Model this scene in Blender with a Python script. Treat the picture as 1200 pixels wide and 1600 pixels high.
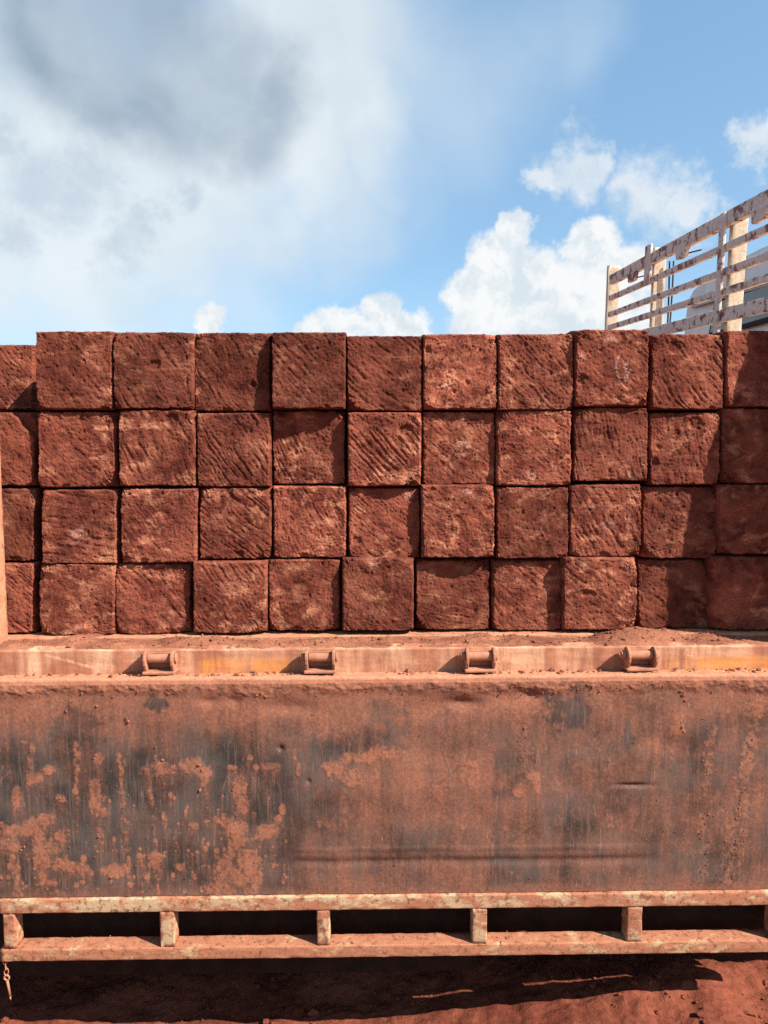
import bpy, bmesh, math, random
import numpy as np
from mathutils import Vector, Matrix

for o in list(bpy.data.objects):
    bpy.data.objects.remove(o)
S = bpy.context.scene
COL = S.collection
R = math.radians

# ------------------------------------------------------------------ camera
F = 1180.0                       # focal length in photograph pixels (1200 wide)
EYE = Vector((0, 0, 1.65))
CAM_M = Matrix.Rotation(R(-0.73), 3, 'Z') @ Matrix.Rotation(R(90 - 5.0), 3, 'X') @ Matrix.Rotation(R(-0.2), 3, 'Z')
cam = bpy.data.cameras.new('camera')
cam.sensor_fit = 'HORIZONTAL'
cam.sensor_width = 36.0
cam.lens = 36.0 * F / 1200.0
cam.clip_start = 0.02
cam.clip_end = 5000
cam_o = bpy.data.objects.new('camera', cam)
COL.objects.link(cam_o)
cam_o.matrix_world = Matrix.Translation(EYE) @ CAM_M.to_4x4()
S.camera = cam_o
S.render.resolution_x, S.render.resolution_y = 768, 1024


def ray(px, py):
    return CAM_M @ Vector(((px - 600) / F, (800 - py) / F, -1.0))


def P(px, py, Y):
    d = ray(px, py)
    return EYE + d * (Y / d.y)


def Zc(py, Y):
    return P(600, py, Y).z


# ------------------------------------------------------------------ light
TO_SUN = Vector((1.0, -0.55, 1.0)).normalized()
SUN_EL = math.asin(TO_SUN.z)
SUN_AZ = math.atan2(TO_SUN.x, TO_SUN.y)      # clockwise from +Y
sun = bpy.data.lights.new('sun', 'SUN')
sun.energy = 5.0
sun.angle = R(0.5)
sun.color = (1.0, 0.93, 0.83)
sun_o = bpy.data.objects.new('sun', sun)
COL.objects.link(sun_o)
sun_o.location = (4, -2, 6)
sun_o.rotation_euler = TO_SUN.to_track_quat('Z', 'Y').to_euler()

S.cycles.use_denoising = False
S.cycles.max_bounces = 5
S.cycles.diffuse_bounces = 3
S.cycles.glossy_bounces = 2
S.view_settings.view_transform = 'Standard'
S.view_settings.look = 'None'
S.view_settings.exposure = 1.15
S.view_settings.gamma = 1.0
S.view_settings.use_curve_mapping = False


# ------------------------------------------------------------------ node helper
class NT:
    def __init__(self, tree):
        self.t = tree
        self.n = tree.nodes
        self.l = tree.links

    def node(self, kind, **kw):
        nd = self.n.new(kind)
        for k, v in kw.items():
            setattr(nd, k, v)
        return nd

    def put(self, sock, v):
        if v is None:
            return
        if isinstance(v, bpy.types.NodeSocket):
            self.l.new(v, sock)
        else:
            if sock.type == 'RGBA' and not isinstance(v, (int, float)) and len(v) == 3:
                v = (*v, 1.0)
            sock.default_value = v

    def m(self, op, a, b=None, c=None, clamp=False):
        nd = self.node('ShaderNodeMath', operation=op, use_clamp=clamp)
        self.put(nd.inputs[0], a)
        self.put(nd.inputs[1], b)
        self.put(nd.inputs[2], c)
        return nd.outputs[0]

    def v(self, op, a, b=None, scale=None):
        nd = self.node('ShaderNodeVectorMath', operation=op)
        self.put(nd.inputs[0], a)
        if b is not None:
            self.put(nd.inputs[1], b)
        if scale is not None:
            self.put(nd.inputs['Scale'], scale)
        return nd.outputs['Value'] if op in ('DISTANCE', 'DOT_PRODUCT', 'LENGTH') else nd.outputs[0]

    def noise(self, vec, scale, detail=4, rough=0.55, out='Fac', dist=0.0, w=None):
        nd = self.node('ShaderNodeTexNoise')
        nd.noise_dimensions = '4D' if w is not None else '3D'
        self.put(nd.inputs['Vector'], vec)
        if w is not None:
            self.put(nd.inputs['W'], w)
        nd.inputs['Scale'].default_value = scale
        nd.inputs['Detail'].default_value = detail
        nd.inputs['Roughness'].default_value = rough
        nd.inputs['Distortion'].default_value = dist
        return nd.outputs[out]

    def step(self, v, a, b, lo=0.0, hi=1.0, kind='SMOOTHSTEP'):
        nd = self.node('ShaderNodeMapRange', interpolation_type=kind)
        self.put(nd.inputs['Value'], v)
        nd.inputs['From Min'].default_value = a
        nd.inputs['From Max'].default_value = b
        nd.inputs['To Min'].default_value = lo
        nd.inputs['To Max'].default_value = hi
        return nd.outputs[0]

    def mix(self, f, a, b, blend='MIX'):
        nd = self.node('ShaderNodeMix', data_type='RGBA', blend_type=blend)
        self.put(nd.inputs[0], f)
        self.put(nd.inputs[6], a)
        self.put(nd.inputs[7], b)
        return nd.outputs[2]

    def attr(self, name):
        nd = self.node('ShaderNodeAttribute', attribute_name=name)
        return nd.outputs['Fac']

    def stretch(self, vec, s):
        return self.v('MULTIPLY', vec, s)


# ------------------------------------------------------------------ sky with clouds (all in directions, at infinity)
def build_world():
    w = bpy.data.worlds.new('World')
    S.world = w
    w.use_nodes = True
    t = NT(w.node_tree)
    t.n.clear()
    sky = t.node('ShaderNodeTexSky', sky_type='NISHITA')
    sky.sun_disc = False
    sky.sun_elevation = SUN_EL
    sky.sun_rotation = SUN_AZ
    sky.air_density = 1.0
    sky.dust_density = 0.6
    sky.ozone_density = 1.2
    co = t.node('ShaderNodeTexCoord').outputs['Generated']
    d = t.v('NORMALIZE', co)

    def warp(amount, scale, detail, rough=0.55):
        n = t.noise(d, scale, detail, rough, out='Color')
        return t.v('SCALE', t.v('SUBTRACT', n, (0.5, 0.5, 0.5)), scale=amount)

    w1 = t.v('ADD', d, warp(0.085, 11, 7, 0.66))
    w2 = t.v('ADD', d, warp(0.34, 3.0, 4, 0.5))
    w4 = t.v('ADD', d, warp(0.22, 5.0, 6, 0.54))

    def field(vec, blobs):
        acc = None
        for (px, py, r) in blobs:
            c = ray(px, py).normalized()
            f = t.m('MULTIPLY_ADD', t.v('DISTANCE', vec, tuple(c)), -F / r, 1.0)
            acc = f if acc is None else t.m('MAXIMUM', acc, f)
        return acc

    # heaped white clouds low in the sky
    cum = field(w1, [(815, 366, 30), (775, 425, 50), (725, 455, 36), (830, 440, 56), (925, 385, 42), (960, 435, 58),
                     (900, 490, 80), (790, 500, 80), (980, 500, 60), (335, 503, 27), (595, 500, 38), (530, 515, 40), (500, 520, 30), (640, 520, 36)])
    cum_a = t.step(cum, -0.16, 0.22)
    # softer puffs higher up on the right
    w3 = t.v('ADD', d, warp(0.15, 12, 7, 0.66))
    puf = field(w3, [(905, 262, 52), (945, 250, 34), (1020, 312, 56), (1070, 335, 44), (865, 276, 32), (1195, 222, 34)])
    puf_a = t.m('MULTIPLY', t.step(puf, -0.3, 0.6), 0.75)
    # dark bellied cloud mass upper left
    drk = field(w4, [(110, 110, 95), (215, 130, 115), (310, 120, 105), (390, 165, 90), (250, 70, 80), (160, 160, 80)])
    wisp = t.noise(t.v('MULTIPLY', w4, (1.0, 1.0, 1.7)), 7.5, 6, 0.6)
    drk_a = t.m('MULTIPLY', t.step(drk, -0.25, 0.65), t.step(wisp, 0.30, 0.62, 0.75, 1.0))
    w5 = t.v('ADD', d, warp(0.16, 14, 7, 0.68))
    sm = field(w5, [(298, 318, 30), (185, 385, 42), (232, 362, 32), (28, 222, 34), (150, 280, 50), (80, 285, 52), (20, 365, 40)])
    sm_a = t.m('MULTIPLY', t.step(sm, -0.4, 0.9), 0.5)
    # bright veil round it
    vei = field(w2, [(60, 250, 260), (200, 320, 210), (440, 190, 170), (540, 160, 130), (510, 30, 160), (10, 440, 150),
                     (320, 250, 170), (10, 180, 140)])
    vei_a = t.m('MULTIPLY', t.step(vei, -0.2, 0.7), t.step(wisp, 0.25, 0.60, 0.85, 1.0))
    thin = field(w2, [(720, 90, 170), (640, 170, 130), (850, 30, 110), (120, 420, 230)])
    thin_a = t.m('MULTIPLY', t.step(thin, -0.2, 0.9), 0.5)
    # the rest of the sky: the same kind of broken cloud
    view = ray(600, 250).normalized()
    out = t.step(t.v('DOT_PRODUCT', d, tuple(view)), 0.80, 0.62)
    sep = t.node('ShaderNodeSeparateXYZ')
    t.l.new(d, sep.inputs[0])
    zz = t.m('ADD', t.m('MAXIMUM', sep.outputs[2], 0.0), 0.25)
    flat = t.v('DIVIDE', d, None)
    cmb = t.node('ShaderNodeCombineXYZ')
    for i in range(3):
        t.l.new(zz, cmb.inputs[i])
    t.l.new(cmb.outputs[0], flat.node.inputs[1])
    gen = t.noise(flat, 1.6, 7, 0.55)
    gen_a = t.m('MULTIPLY', t.step(gen, 0.50, 0.66), out)

    big = t.noise(w2, 6, 4, 0.5)
    fine = t.noise(w1, 24, 4, 0.55)
    c_vei = t.mix(t.step(big, 0.35, 0.65), (3.8, 4.25, 4.55), (4.45, 4.78, 4.92))
    c_drk = t.mix(t.step(big, 0.32, 0.68), (1.62, 2.1, 2.75), (2.3, 2.8, 3.35))
    L = (TO_SUN * 0.016)
    dens = t.noise(w1, 17, 5, 0.55)
    dens2 = t.noise(t.v('ADD', w1, tuple(L)), 17, 5, 0.55)
    relief = t.m('SUBTRACT', dens, dens2)
    lit = t.step(t.m('ADD', t.m('MULTIPLY', relief, 1.0), t.m('MULTIPLY', fine, 0.25)), -0.02, 0.22)
    c_cum = t.mix(lit, (3.7, 4.2, 4.55), (4.95, 5.05, 5.1))
    c_gen = t.mix(t.step(gen, 0.55, 0.78), (4.6, 4.8, 4.9), (2.8, 3.2, 3.5))

    skyc = t.mix(1.0, sky.outputs[0], (1.0, 1.08, 1.08), 'MULTIPLY')
    skyc = t.mix(0.45, skyc, (1.45, 2.75, 4.2))
    c = t.mix(gen_a, skyc, c_gen)
    c = t.mix(thin_a, c, (3.9, 4.5, 4.85))
    c = t.mix(t.m('MULTIPLY', vei_a, 0.9), c, c_vei)
    c = t.mix(t.m('MULTIPLY', drk_a, 0.95), c, c_drk)
    c = t.mix(sm_a, c, (2.3, 2.9, 3.6))
    c = t.mix(puf_a, c, t.mix(lit, (3.8, 4.25, 4.55), (4.75, 4.9, 4.95)))
    c = t.mix(cum_a, c, c_cum)
    bg = t.node('ShaderNodeBackground')
    t.l.new(c, bg.inputs['Color'])
    bg.inputs['Strength'].default_value = 0.086
    o = t.node('ShaderNodeOutputWorld')
    t.l.new(bg.outputs[0], o.inputs[0])
    w.cycles.sampling_method = 'MANUAL'
    w.cycles.sample_map_resolution = 512


build_world()


# ------------------------------------------------------------------ numpy noise
def _h(ix, iy, seed):
    h = (ix * 374761393 + iy * 668265263 + seed * 1442695041) & 0x7fffffff
    h = ((h ^ (h >> 13)) * 1274126177) & 0x7fffffff
    h = ((h ^ (h >> 15)) * 1103515245) & 0x7fffffff
    return (h ^ (h >> 16)) & 0xffff


def perlin(x, y, seed=0):
    x = np.asarray(x, dtype=float); y = np.asarray(y, dtype=float)
    xi = np.floor(x).astype(np.int64); yi = np.floor(y).astype(np.int64)
    fx = x - xi; fy = y - yi

    def g(dx, dy):
        a = _h(xi + dx, yi + dy, seed) * (2 * np.pi / 65536.0)
        return np.cos(a) * (fx - dx) + np.sin(a) * (fy - dy)
    u = fx * fx * fx * (fx * (fx * 6 - 15) + 10)
    v = fy * fy * fy * (fy * (fy * 6 - 15) + 10)
    a = g(0, 0) * (1 - u) + g(1, 0) * u
    b = g(0, 1) * (1 - u) + g(1, 1) * u
    return (a * (1 - v) + b * v) * 1.5


def fbm(x, y, seed=0, octv=4, gain=0.5):
    s = 0; a = 1.0; f = 1.0; n = 0
    for i in range(octv):
        s = s + a * perlin(np.asarray(x) * f + 17.3 * i, np.asarray(y) * f - 9.1 * i, seed + i * 31)
        n += a; a *= gain; f *= 2.03
    return s / n


def sstep(x, a, b):
    t = np.clip((x - a) / (b - a), 0, 1)
    return t * t * (3 - 2 * t)


# ------------------------------------------------------------------ mesh helpers
def mesh_np(name, verts, quads, smooth=True):
    me = bpy.data.meshes.new(name)
    verts = np.asarray(verts, dtype=np.float32)
    quads = np.asarray(quads, dtype=np.int32)
    k = quads.shape[1]
    me.vertices.add(len(verts)); me.vertices.foreach_set('co', verts.ravel())
    me.loops.add(quads.size); me.loops.foreach_set('vertex_index', quads.ravel())
    me.polygons.add(len(quads))
    me.polygons.foreach_set('loop_start', np.arange(0, quads.size, k, dtype=np.int32))
    me.polygons.foreach_set('use_smooth', np.full(len(quads), smooth))
    me.update(calc_edges=True)
    me.validate()
    return me


def add_attr(me, name, values):
    a = me.attributes.new(name, 'FLOAT', 'POINT')
    a.data.foreach_set('value', np.asarray(values, dtype=np.float32).ravel())


def grid_quads(n, m, off=0, flip=False):
    i, j = np.meshgrid(np.arange(n - 1), np.arange(m - 1), indexing='ij')
    a = (i * m + j).ravel() + off
    q = np.stack([a, a + m, a + m + 1, a + 1], 1)
    return q[:, ::-1] if flip else q


def link(name, me, mat, parent=None, loc=None):
    o = bpy.data.objects.new(name, me)
    COL.objects.link(o)
    if mat is not None:
        if me.materials:
            me.materials[0] = mat
        else:
            me.materials.append(mat)
    if parent is not None:
        o.parent = parent
    if loc is not None:
        o.location = loc
    return o


def empty(name, loc=(0, 0, 0)):
    o = bpy.data.objects.new(name, None)
    COL.objects.link(o)
    o.location = loc
    o.empty_display_size = 0.1
    return o


def tag(o, label=None, cat=None, group=None, kind=None):
    if label: o['label'] = label
    if cat: o['category'] = cat
    if group: o['group'] = group
    if kind: o['kind'] = kind
    return o


def bm_box(bm, x0, x1, y0, y1, z0, z1):
    r = bmesh.ops.create_cube(bm, size=1.0)
    for v in r['verts']:
        v.co = Vector(((x0 + x1) / 2 + v.co.x * (x1 - x0), (y0 + y1) / 2 + v.co.y * (y1 - y0), (z0 + z1) / 2 + v.co.z * (z1 - z0)))
    return r['verts']


def bm_tube(bm, p0, p1, r0, r1=None, seg=14):
    p0 = Vector(p0); p1 = Vector(p1)
    r1 = r0 if r1 is None else r1
    d = p1 - p0
    r = bmesh.ops.create_cone(bm, cap_ends=True, segments=seg, radius1=r0, radius2=r1, depth=d.length)
    q = d.to_track_quat('Z', 'Y').to_matrix().to_4x4()
    q.translation = (p0 + p1) / 2
    bmesh.ops.transform(bm, matrix=q, verts=r['verts'])


def bm_done(bm, name, mat, parent=None, bevel=0.0, smooth=False, loc=None, seg=2):
    if bevel > 0:
        es = [e for e in bm.edges if len(e.link_faces) == 2 and e.calc_face_angle(0) > 0.6]
        bmesh.ops.bevel(bm, geom=es, offset=bevel, segments=seg, affect='EDGES', profile=0.5)
    me = bpy.data.meshes.new(name)
    bm.to_mesh(me); bm.free()
    if smooth:
        me.polygons.foreach_set('use_smooth', [True] * len(me.polygons))
    return link(name, me, mat, parent, loc)


def box(name, x0, x1, y0, y1, z0, z1, mat, parent=None, bevel=0.004):
    bm = bmesh.new()
    bm_box(bm, x0, x1, y0, y1, z0, z1)
    return bm_done(bm, name, mat, parent, bevel)


def wbar(name, x0, x1, y0, y1, z0, z1, mat, parent, axis='x', amp=0.0024, step=0.012, seed=0, bev=0.004):
    """A long bar with softened, slightly battered edges (cross-section ring swept along one axis)."""
    L0, L1 = {'x': (x0, x1), 'y': (y0, y1), 'z': (z0, z1)}[axis]
    A0, A1, B0, B1 = {'x': (y0, y1, z0, z1), 'y': (x0, x1, z0, z1), 'z': (x0, x1, y0, y1)}[axis]
    n = max(2, int((L1 - L0) / step))
    ring = []
    for (ca, cb, s0) in ((A1 - bev, B1 - bev, 0), (A0 + bev, B1 - bev, 1), (A0 + bev, B0 + bev, 2), (A1 - bev, B0 + bev, 3)):
        for k in range(4):
            a = (s0 + k / 3) * math.pi / 2
            ring.append((ca + bev * math.cos(a), cb + bev * math.sin(a)))
    # extra points on the long sides
    full = []
    for i in range(len(ring)):
        p, q = ring[i], ring[(i + 1) % len(ring)]
        full.append(p)
        if i % 4 == 3:
            for f in (0.25, 0.5, 0.75):
                full.append((p[0] + (q[0] - p[0]) * f, p[1] + (q[1] - p[1]) * f))
    full = np.array(full); k = len(full)
    t = np.linspace(L0, L1, n + 1)
    T, I = np.meshgrid(t, np.arange(k), indexing='ij')
    A = full[I, 0] + amp * fbm(T * 25, I * 0.8, seed, 3)
    B = full[I, 1] + amp * fbm(T * 25, I * 0.8 + 40, seed + 5, 3)
    if axis == 'x': V = np.stack([T, A, B], -1)
    elif axis == 'y': V = np.stack([A, T, B], -1)
    else: V = np.stack([A, B, T], -1)
    V = V.reshape(-1, 3)
    qs = []
    idx = np.arange(n)[:, None] * k + np.arange(k)[None, :]
    nx = np.arange(n)[:, None] * k + ((np.arange(k) + 1) % k)[None, :]
    q = np.stack([idx, nx, nx + k, idx + k], -1).reshape(-1, 4)
    # caps as fans round a centre
    c0 = len(V); V = np.vstack([V, V[:k].mean(0), V[-k:].mean(0)])
    me = bpy.data.meshes.new(name)
    faces = q.tolist()
    for i in range(k):
        faces.append((c0, (i + 1) % k, i))
        faces.append((c0 + 1, n * k + i, n * k + (i + 1) % k))
    if axis == 'y':
        faces = [f[::-1] for f in faces]
    me.from_pydata(V.tolist(), [], faces)
    me.polygons.foreach_set('use_smooth', [True] * len(me.polygons))
    me.update()
    return link(name, me, mat, parent)


def lumps(name, pts, sizes, mat, parent=None, seed=0, squash=(1, 1, 1)):
    """Many small clods as one mesh."""
    bm = bmesh.new()
    bmesh.ops.create_icosphere(bm, subdivisions=1, radius=1.0)
    base = np.array([v.co[:] for v in bm.verts]); tri = np.array([[v.index for v in f.verts] for f in bm.faces])
    bm.free()
    rng = np.random.default_rng(seed)
    n = len(pts); k = len(base)
    j = rng.uniform(0.6, 1.3, (n, k, 1))
    sc = np.asarray(sizes)[:, None, None] * rng.uniform(0.65, 1.25, (n, 1, 3)) * np.array(squash)
    V = base[None] * j * sc + np.asarray(pts)[:, None, :]
    T = tri[None] + (np.arange(n) * k)[:, None, None]
    me = mesh_np(name, V.reshape(-1, 3), T.reshape(-1, 3), smooth=False)
    return link(name, me, mat, parent)


# ------------------------------------------------------------------ materials
def new_mat(name):
    m = bpy.data.materials.new(name)
    m.use_nodes = True
    t = NT(m.node_tree)
    b = t.n['Principled BSDF']
    return m, t, b


def finish(t, b, col, rough=0.9, bump=None, dist=0.002, strength=0.6, metal=None, spec=None):
    t.put(b.inputs['Base Color'], col)
    t.put(b.inputs['Roughness'], rough)
    if metal is not None:
        t.put(b.inputs['Metallic'], metal)
    b.inputs['Specular IOR Level'].default_value = 0.25 if spec is None else spec
    if bump is not None:
        bn = t.node('ShaderNodeBump')
        bn.inputs['Strength'].default_value = strength
        bn.inputs['Distance'].default_value = dist
        t.put(bn.inputs['Height'], bump)
        t.l.new(bn.outputs[0], b.inputs['Normal'])


def obj_co(t):
    return t.node('ShaderNodeTexCoord').outputs['Object']


def mat_laterite():
    m, t, b = new_mat('laterite')
    oi = t.node('ShaderNodeObjectInfo')
    rnd = oi.outputs['Random']
    off = t.m('MULTIPLY', rnd, 40.0)
    co = obj_co(t)
    big = t.noise(co, 9, 4, 0.55, w=off)
    mid = t.noise(co, 38, 5, 0.6, w=off)
    fin = t.noise(co, 240, 4, 0.65, w=off)
    col = t.mix(t.step(mid, 0.34, 0.64), (0.074, 0.0175, 0.0115), (0.155, 0.040, 0.0245))
    col = t.mix(t.m('MULTIPLY', t.step(big, 0.42, 0.66), 0.8), col, (0.240, 0.070, 0.041))
    # ochre and pale clay veins, strength varied by noise and block tone
    vn = t.noise(t.stretch(co, (1.0, 1.0, 1.5)), 19, 7, 0.66, w=t.m('ADD', off, 9.0), dist=0.6)
    amt = t.step(t.noise(co, 7, 2, 0.5, w=t.m('ADD', off, 3.0)), 0.38, 0.62, 0.12, 1.25)
    amt = t.m('ADD', amt, t.m('MULTIPLY', t.attr('tone'), 0.7))
    col = t.mix(t.m('MULTIPLY', t.step(vn, 0.46, 0.72), t.m('MULTIPLY', amt, 0.95), clamp=True), col, (0.42, 0.170, 0.098))
    pale = t.attr('pale')
    col = t.mix(t.m('MULTIPLY', pale, t.step(t.m('ADD', t.m('MULTIPLY', fin, 0.5), t.m('MULTIPLY', vn, 0.5)), 0.40, 0.62, 0.0, 0.7)), col, (0.50, 0.26, 0.19))
    col = t.mix(t.m('MULTIPLY', t.step(fin, 0.58, 0.74), 0.5), col, (0.30, 0.105, 0.060))
    col = t.mix(t.m('MULTIPLY', t.step(fin, 0.44, 0.30), 0.7), col, (0.045, 0.012, 0.009))
    tone = t.m('ADD', t.m('MULTIPLY', t.attr('tone'), 0.42), t.step(rnd, 0.0, 1.0, 0.80, 1.28, 'LINEAR'))
    hs = t.node('ShaderNodeHueSaturation')
    t.put(hs.inputs['Color'], col)
    t.put(hs.inputs['Value'], tone)
    ck = t.attr('chalk')
    col = t.mix(t.m('MULTIPLY', ck, t.step(fin, 0.42, 0.66, 0.0, 0.7)), hs.outputs[0], (0.60, 0.44, 0.40))
    bp = t.m('ADD', t.m('MULTIPLY', fin, 1.0), t.m('MULTIPLY', t.noise(co, 620, 2, 0.6), 0.5))
    finish(t, b, col, 0.95, bp, 0.0034, 1.0, spec=0.1)
    return m


def mat_soil(name='red_soil', dark=(0.17, 0.05, 0.028), light=(0.34, 0.115, 0.06), scale=1.0):
    m, t, b = new_mat(name)
    co = obj_co(t)
    a = t.noise(co, 3.0 * scale, 5, 0.6)
    f = t.noise(co, 70 * scale, 5, 0.65)
    g = t.noise(co, 300 * scale, 3, 0.6)
    col = t.mix(t.step(t.m('ADD', t.m('MULTIPLY', a, 0.6), t.m('MULTIPLY', f, 0.4)), 0.36, 0.64), dark, light)
    col = t.mix(t.m('MULTIPLY', t.step(g, 0.6, 0.75), 0.6), col, tuple(min(1, c * 1.8) for c in light))
    finish(t, b, col, 0.97, t.m('ADD', f, t.m('MULTIPLY', g, 0.4)), 0.006 / scale ** 0.5, 0.8, spec=0.1)
    return m


def mat_panel():
    """Blackened sheet steel under a film of red dust and splashes of mud (attributes dust, mud)."""
    m, t, b = new_mat('muddy_steel')
    co = obj_co(t)
    st = t.noise(t.stretch(co, (1.0, 1.0, 0.16)), 42, 5, 0.6)
    fi = t.noise(co, 130, 5, 0.7)
    gr = t.noise(co, 420, 3, 0.6)
    lo = t.noise(co, 7, 5, 0.6)
    steel = t.mix(t.step(lo, 0.38, 0.64), (0.032, 0.026, 0.023), (0.074, 0.060, 0.053))
    steel = t.mix(t.m('MULTIPLY', t.step(fi, 0.55, 0.75), 0.5), steel, (0.16, 0.10, 0.075))
    s2 = t.noise(t.stretch(co, (1.0, 1.0, 0.07)), 150, 4, 0.65)
    steel = t.mix(t.step(s2, 0.50, 0.72, 0.0, 0.55), steel, (0.17, 0.115, 0.092))
    steel = t.mix(t.step(gr, 0.60, 0.72, 0.0, 0.6), steel, (0.24, 0.13, 0.09))
    dust = t.m('MULTIPLY', t.attr('dust'), t.step(t.m('ADD', t.m('MULTIPLY', st, 0.6), t.m('MULTIPLY', fi, 0.5)), 0.30, 0.72, 0.45, 1.25, 'LINEAR'))
    dustc = t.mix(t.step(fi, 0.3, 0.7), (0.210, 0.079, 0.047), (0.290, 0.117, 0.071))
    col = t.mix(t.m('MINIMUM', dust, 1.0), steel, dustc)
    mud = t.attr('mud')
    mudc = t.mix(t.step(t.m('ADD', t.m('MULTIPLY', fi, 0.6), t.m('MULTIPLY', lo, 0.5)), 0.4, 0.68), (0.235, 0.087, 0.049), (0.325, 0.130, 0.075))
    br = t.noise(t.stretch(co, (1.0, 1.0, 0.6)), 48, 6, 0.72)
    mk = t.m('MULTIPLY', t.step(t.m('ADD', mud, t.m('ADD', t.m('MULTIPLY', t.m('SUBTRACT', fi, 0.5), 1.6), t.m('MULTIPLY', t.m('SUBTRACT', br, 0.5), 2.2))), 0.36, 1.15), t.step(st, 0.25, 0.6, 0.6, 0.95))
    col = t.mix(mk, col, mudc)
    col = t.mix(t.m('MULTIPLY', t.attr('fold'), t.step(fi, 0.3, 0.6, 0.55, 1.0)), col, (0.44, 0.20, 0.118))
    # wiped / rubbed patches and scratches
    scn = t.noise(t.v('ADD', t.stretch(co, (2.2, 1.0, 0.35)), (3, 0, 1)), 60, 3, 0.5, dist=1.2)
    col = t.mix(t.m('MULTIPLY', t.step(scn, 0.66, 0.72), 0.25), col, (0.42, 0.27, 0.20))
    rough = t.mix(mk, t.mix(t.m('MINIMUM', dust, 1.0), (0.68, 0.68, 0.68), (0.85, 0.85, 0.85)), (0.95, 0.95, 0.95))
    finish(t, b, col, rough, t.m('ADD', t.m('MULTIPLY', fi, 0.7), t.m('MULTIPLY', gr, 0.5)), 0.0015, 0.6, spec=0.12)
    return m


def mat_dusty(name, base, paint, orange=None):
    """Dust-coated steel with paint and scratches showing through (attributes cream, rust)."""
    m, t, b = new_mat(name)
    co = obj_co(t)
    a = t.noise(co, 14, 5, 0.6)
    v = t.noise(t.stretch(co, (1.0, 1.0, 0.12)), 60, 5, 0.6)
    f = t.noise(co, 170, 5, 0.7)
    col = t.mix(t.step(t.m('ADD', t.m('MULTIPLY', a, 0.5), t.m('MULTIPLY', v, 0.5)), 0.34, 0.66), tuple(c * 0.72 for c in base), tuple(min(1, c * 1.2) for c in base))
    k = t.attr('cream')
    col = t.mix(t.m('MULTIPLY', k, t.step(t.m('ADD', t.m('MULTIPLY', v, 0.6), t.m('MULTIPLY', f, 0.4)), 0.33, 0.6)), col, paint)
    if orange:
        col = t.mix(t.m('MULTIPLY', t.attr('rust'), t.step(v, 0.3, 0.65)), col, orange)
    col = t.mix(t.m('MULTIPLY', t.step(f, 0.58, 0.72), 0.5), col, tuple(c * 0.45 for c in base))
    sc = t.noise(t.v('ADD', t.stretch(co, (0.9, 1.0, 2.2)), (7, 2, 0)), 34, 3, 0.5, dist=2.0)
    line = t.m('MULTIPLY', t.step(t.m('ABSOLUTE', t.m('SUBTRACT', sc, 0.5)), 0.006, 0.0), t.step(a, 0.48, 0.6))
    col = t.mix(t.m('MULTIPLY', line, 0.6), col, tuple(min(1, c * 1.5) for c in paint))
    finish(t, b, col, 0.9, t.m('ADD', f, a), 0.0014, 0.5, spec=0.15)
    return m


def mat_flaked(name, paint, rustc, mud, lo=0.44, hi=0.54, mudlo=0.5, mudhi=0.62, sc=1.0):
    """Old paint flaking from a muddy rusty rail."""
    m, t, b = new_mat(name)
    co = obj_co(t)
    a = t.noise(t.stretch(co, (0.75, 1, 1.5)), 15 * sc, 8, 0.74)
    c2 = t.noise(t.v('ADD', co, (5, 3, 1)), 5 * sc, 4, 0.6)
    f = t.noise(co, 120 * sc, 5, 0.7)
    col = t.mix(t.step(f, 0.35, 0.65), mud, tuple(min(1, x * 1.3) for x in mud))
    pk = t.step(t.m('ADD', t.m('MULTIPLY', a, 0.7), t.m('MULTIPLY', c2, 0.42)), lo, hi)
    pc = t.mix(t.step(f, 0.4, 0.65), tuple(x * 0.8 for x in paint), paint)
    col = t.mix(pk, col, pc)
    rk = t.step(t.noise(t.v('ADD', co, (1, 9, 4)), 34 * sc, 6, 0.7), mudlo, mudhi)
    col = t.mix(t.m('MULTIPLY', rk, 0.85), col, rustc)
    hgt = t.m('ADD', t.m('ADD', t.m('MULTIPLY', pk, 0.25), t.m('MULTIPLY', rk, 0.5)), t.m('MULTIPLY', f, 0.6))
    finish(t, b, col, 0.9, hgt, 0.0011, 0.45, spec=0.15)
    return m


def mat_plain(name, col, rough=0.7, var=0.25, scale=20, metal=0.0, bump=0.001, spec=0.3):
    m, t, b = new_mat(name)
    co = obj_co(t)
    n = t.noise(co, scale, 5, 0.6)
    c = t.mix(t.step(n, 0.3, 0.7), tuple(x * (1 - var) for x in col), tuple(min(1, x * (1 + var)) for x in col))
    finish(t, b, c, rough, t.noise(co, scale * 8, 3, 0.6), bump, 0.4, metal, spec)
    return m


M_LAT = mat_laterite()
M_SOIL = mat_soil('red_soil', (0.105, 0.027, 0.016), (0.205, 0.060, 0.034))
M_DIRT = mat_soil('loose_soil', (0.15, 0.052, 0.031), (0.32, 0.13, 0.076), 2.5)
M_MUD = mat_soil('dried_mud', (0.22, 0.078, 0.042), (0.33, 0.125, 0.07), 2.0)
M_PANEL = mat_panel()
M_BEAM = mat_dusty('dusted_beam', (0.36, 0.148, 0.086), (0.60, 0.36, 0.22), (0.53, 0.215, 0.058))
M_HINGE = mat_dusty('dusted_hinge', (0.34, 0.15, 0.09), (0.50, 0.29, 0.18))
M_RAIL = mat_flaked('flaked_rail', (0.48, 0.325, 0.19), (0.15, 0.056, 0.033), (0.29, 0.118, 0.066), 0.53, 0.62, 0.52, 0.64, 1.5)
M_RAIL2 = mat_flaked('muddy_rail', (0.46, 0.295, 0.16), (0.16, 0.060, 0.036), (0.285, 0.115, 0.064), 0.58, 0.68, 0.52, 0.64, 1.5)
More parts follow.
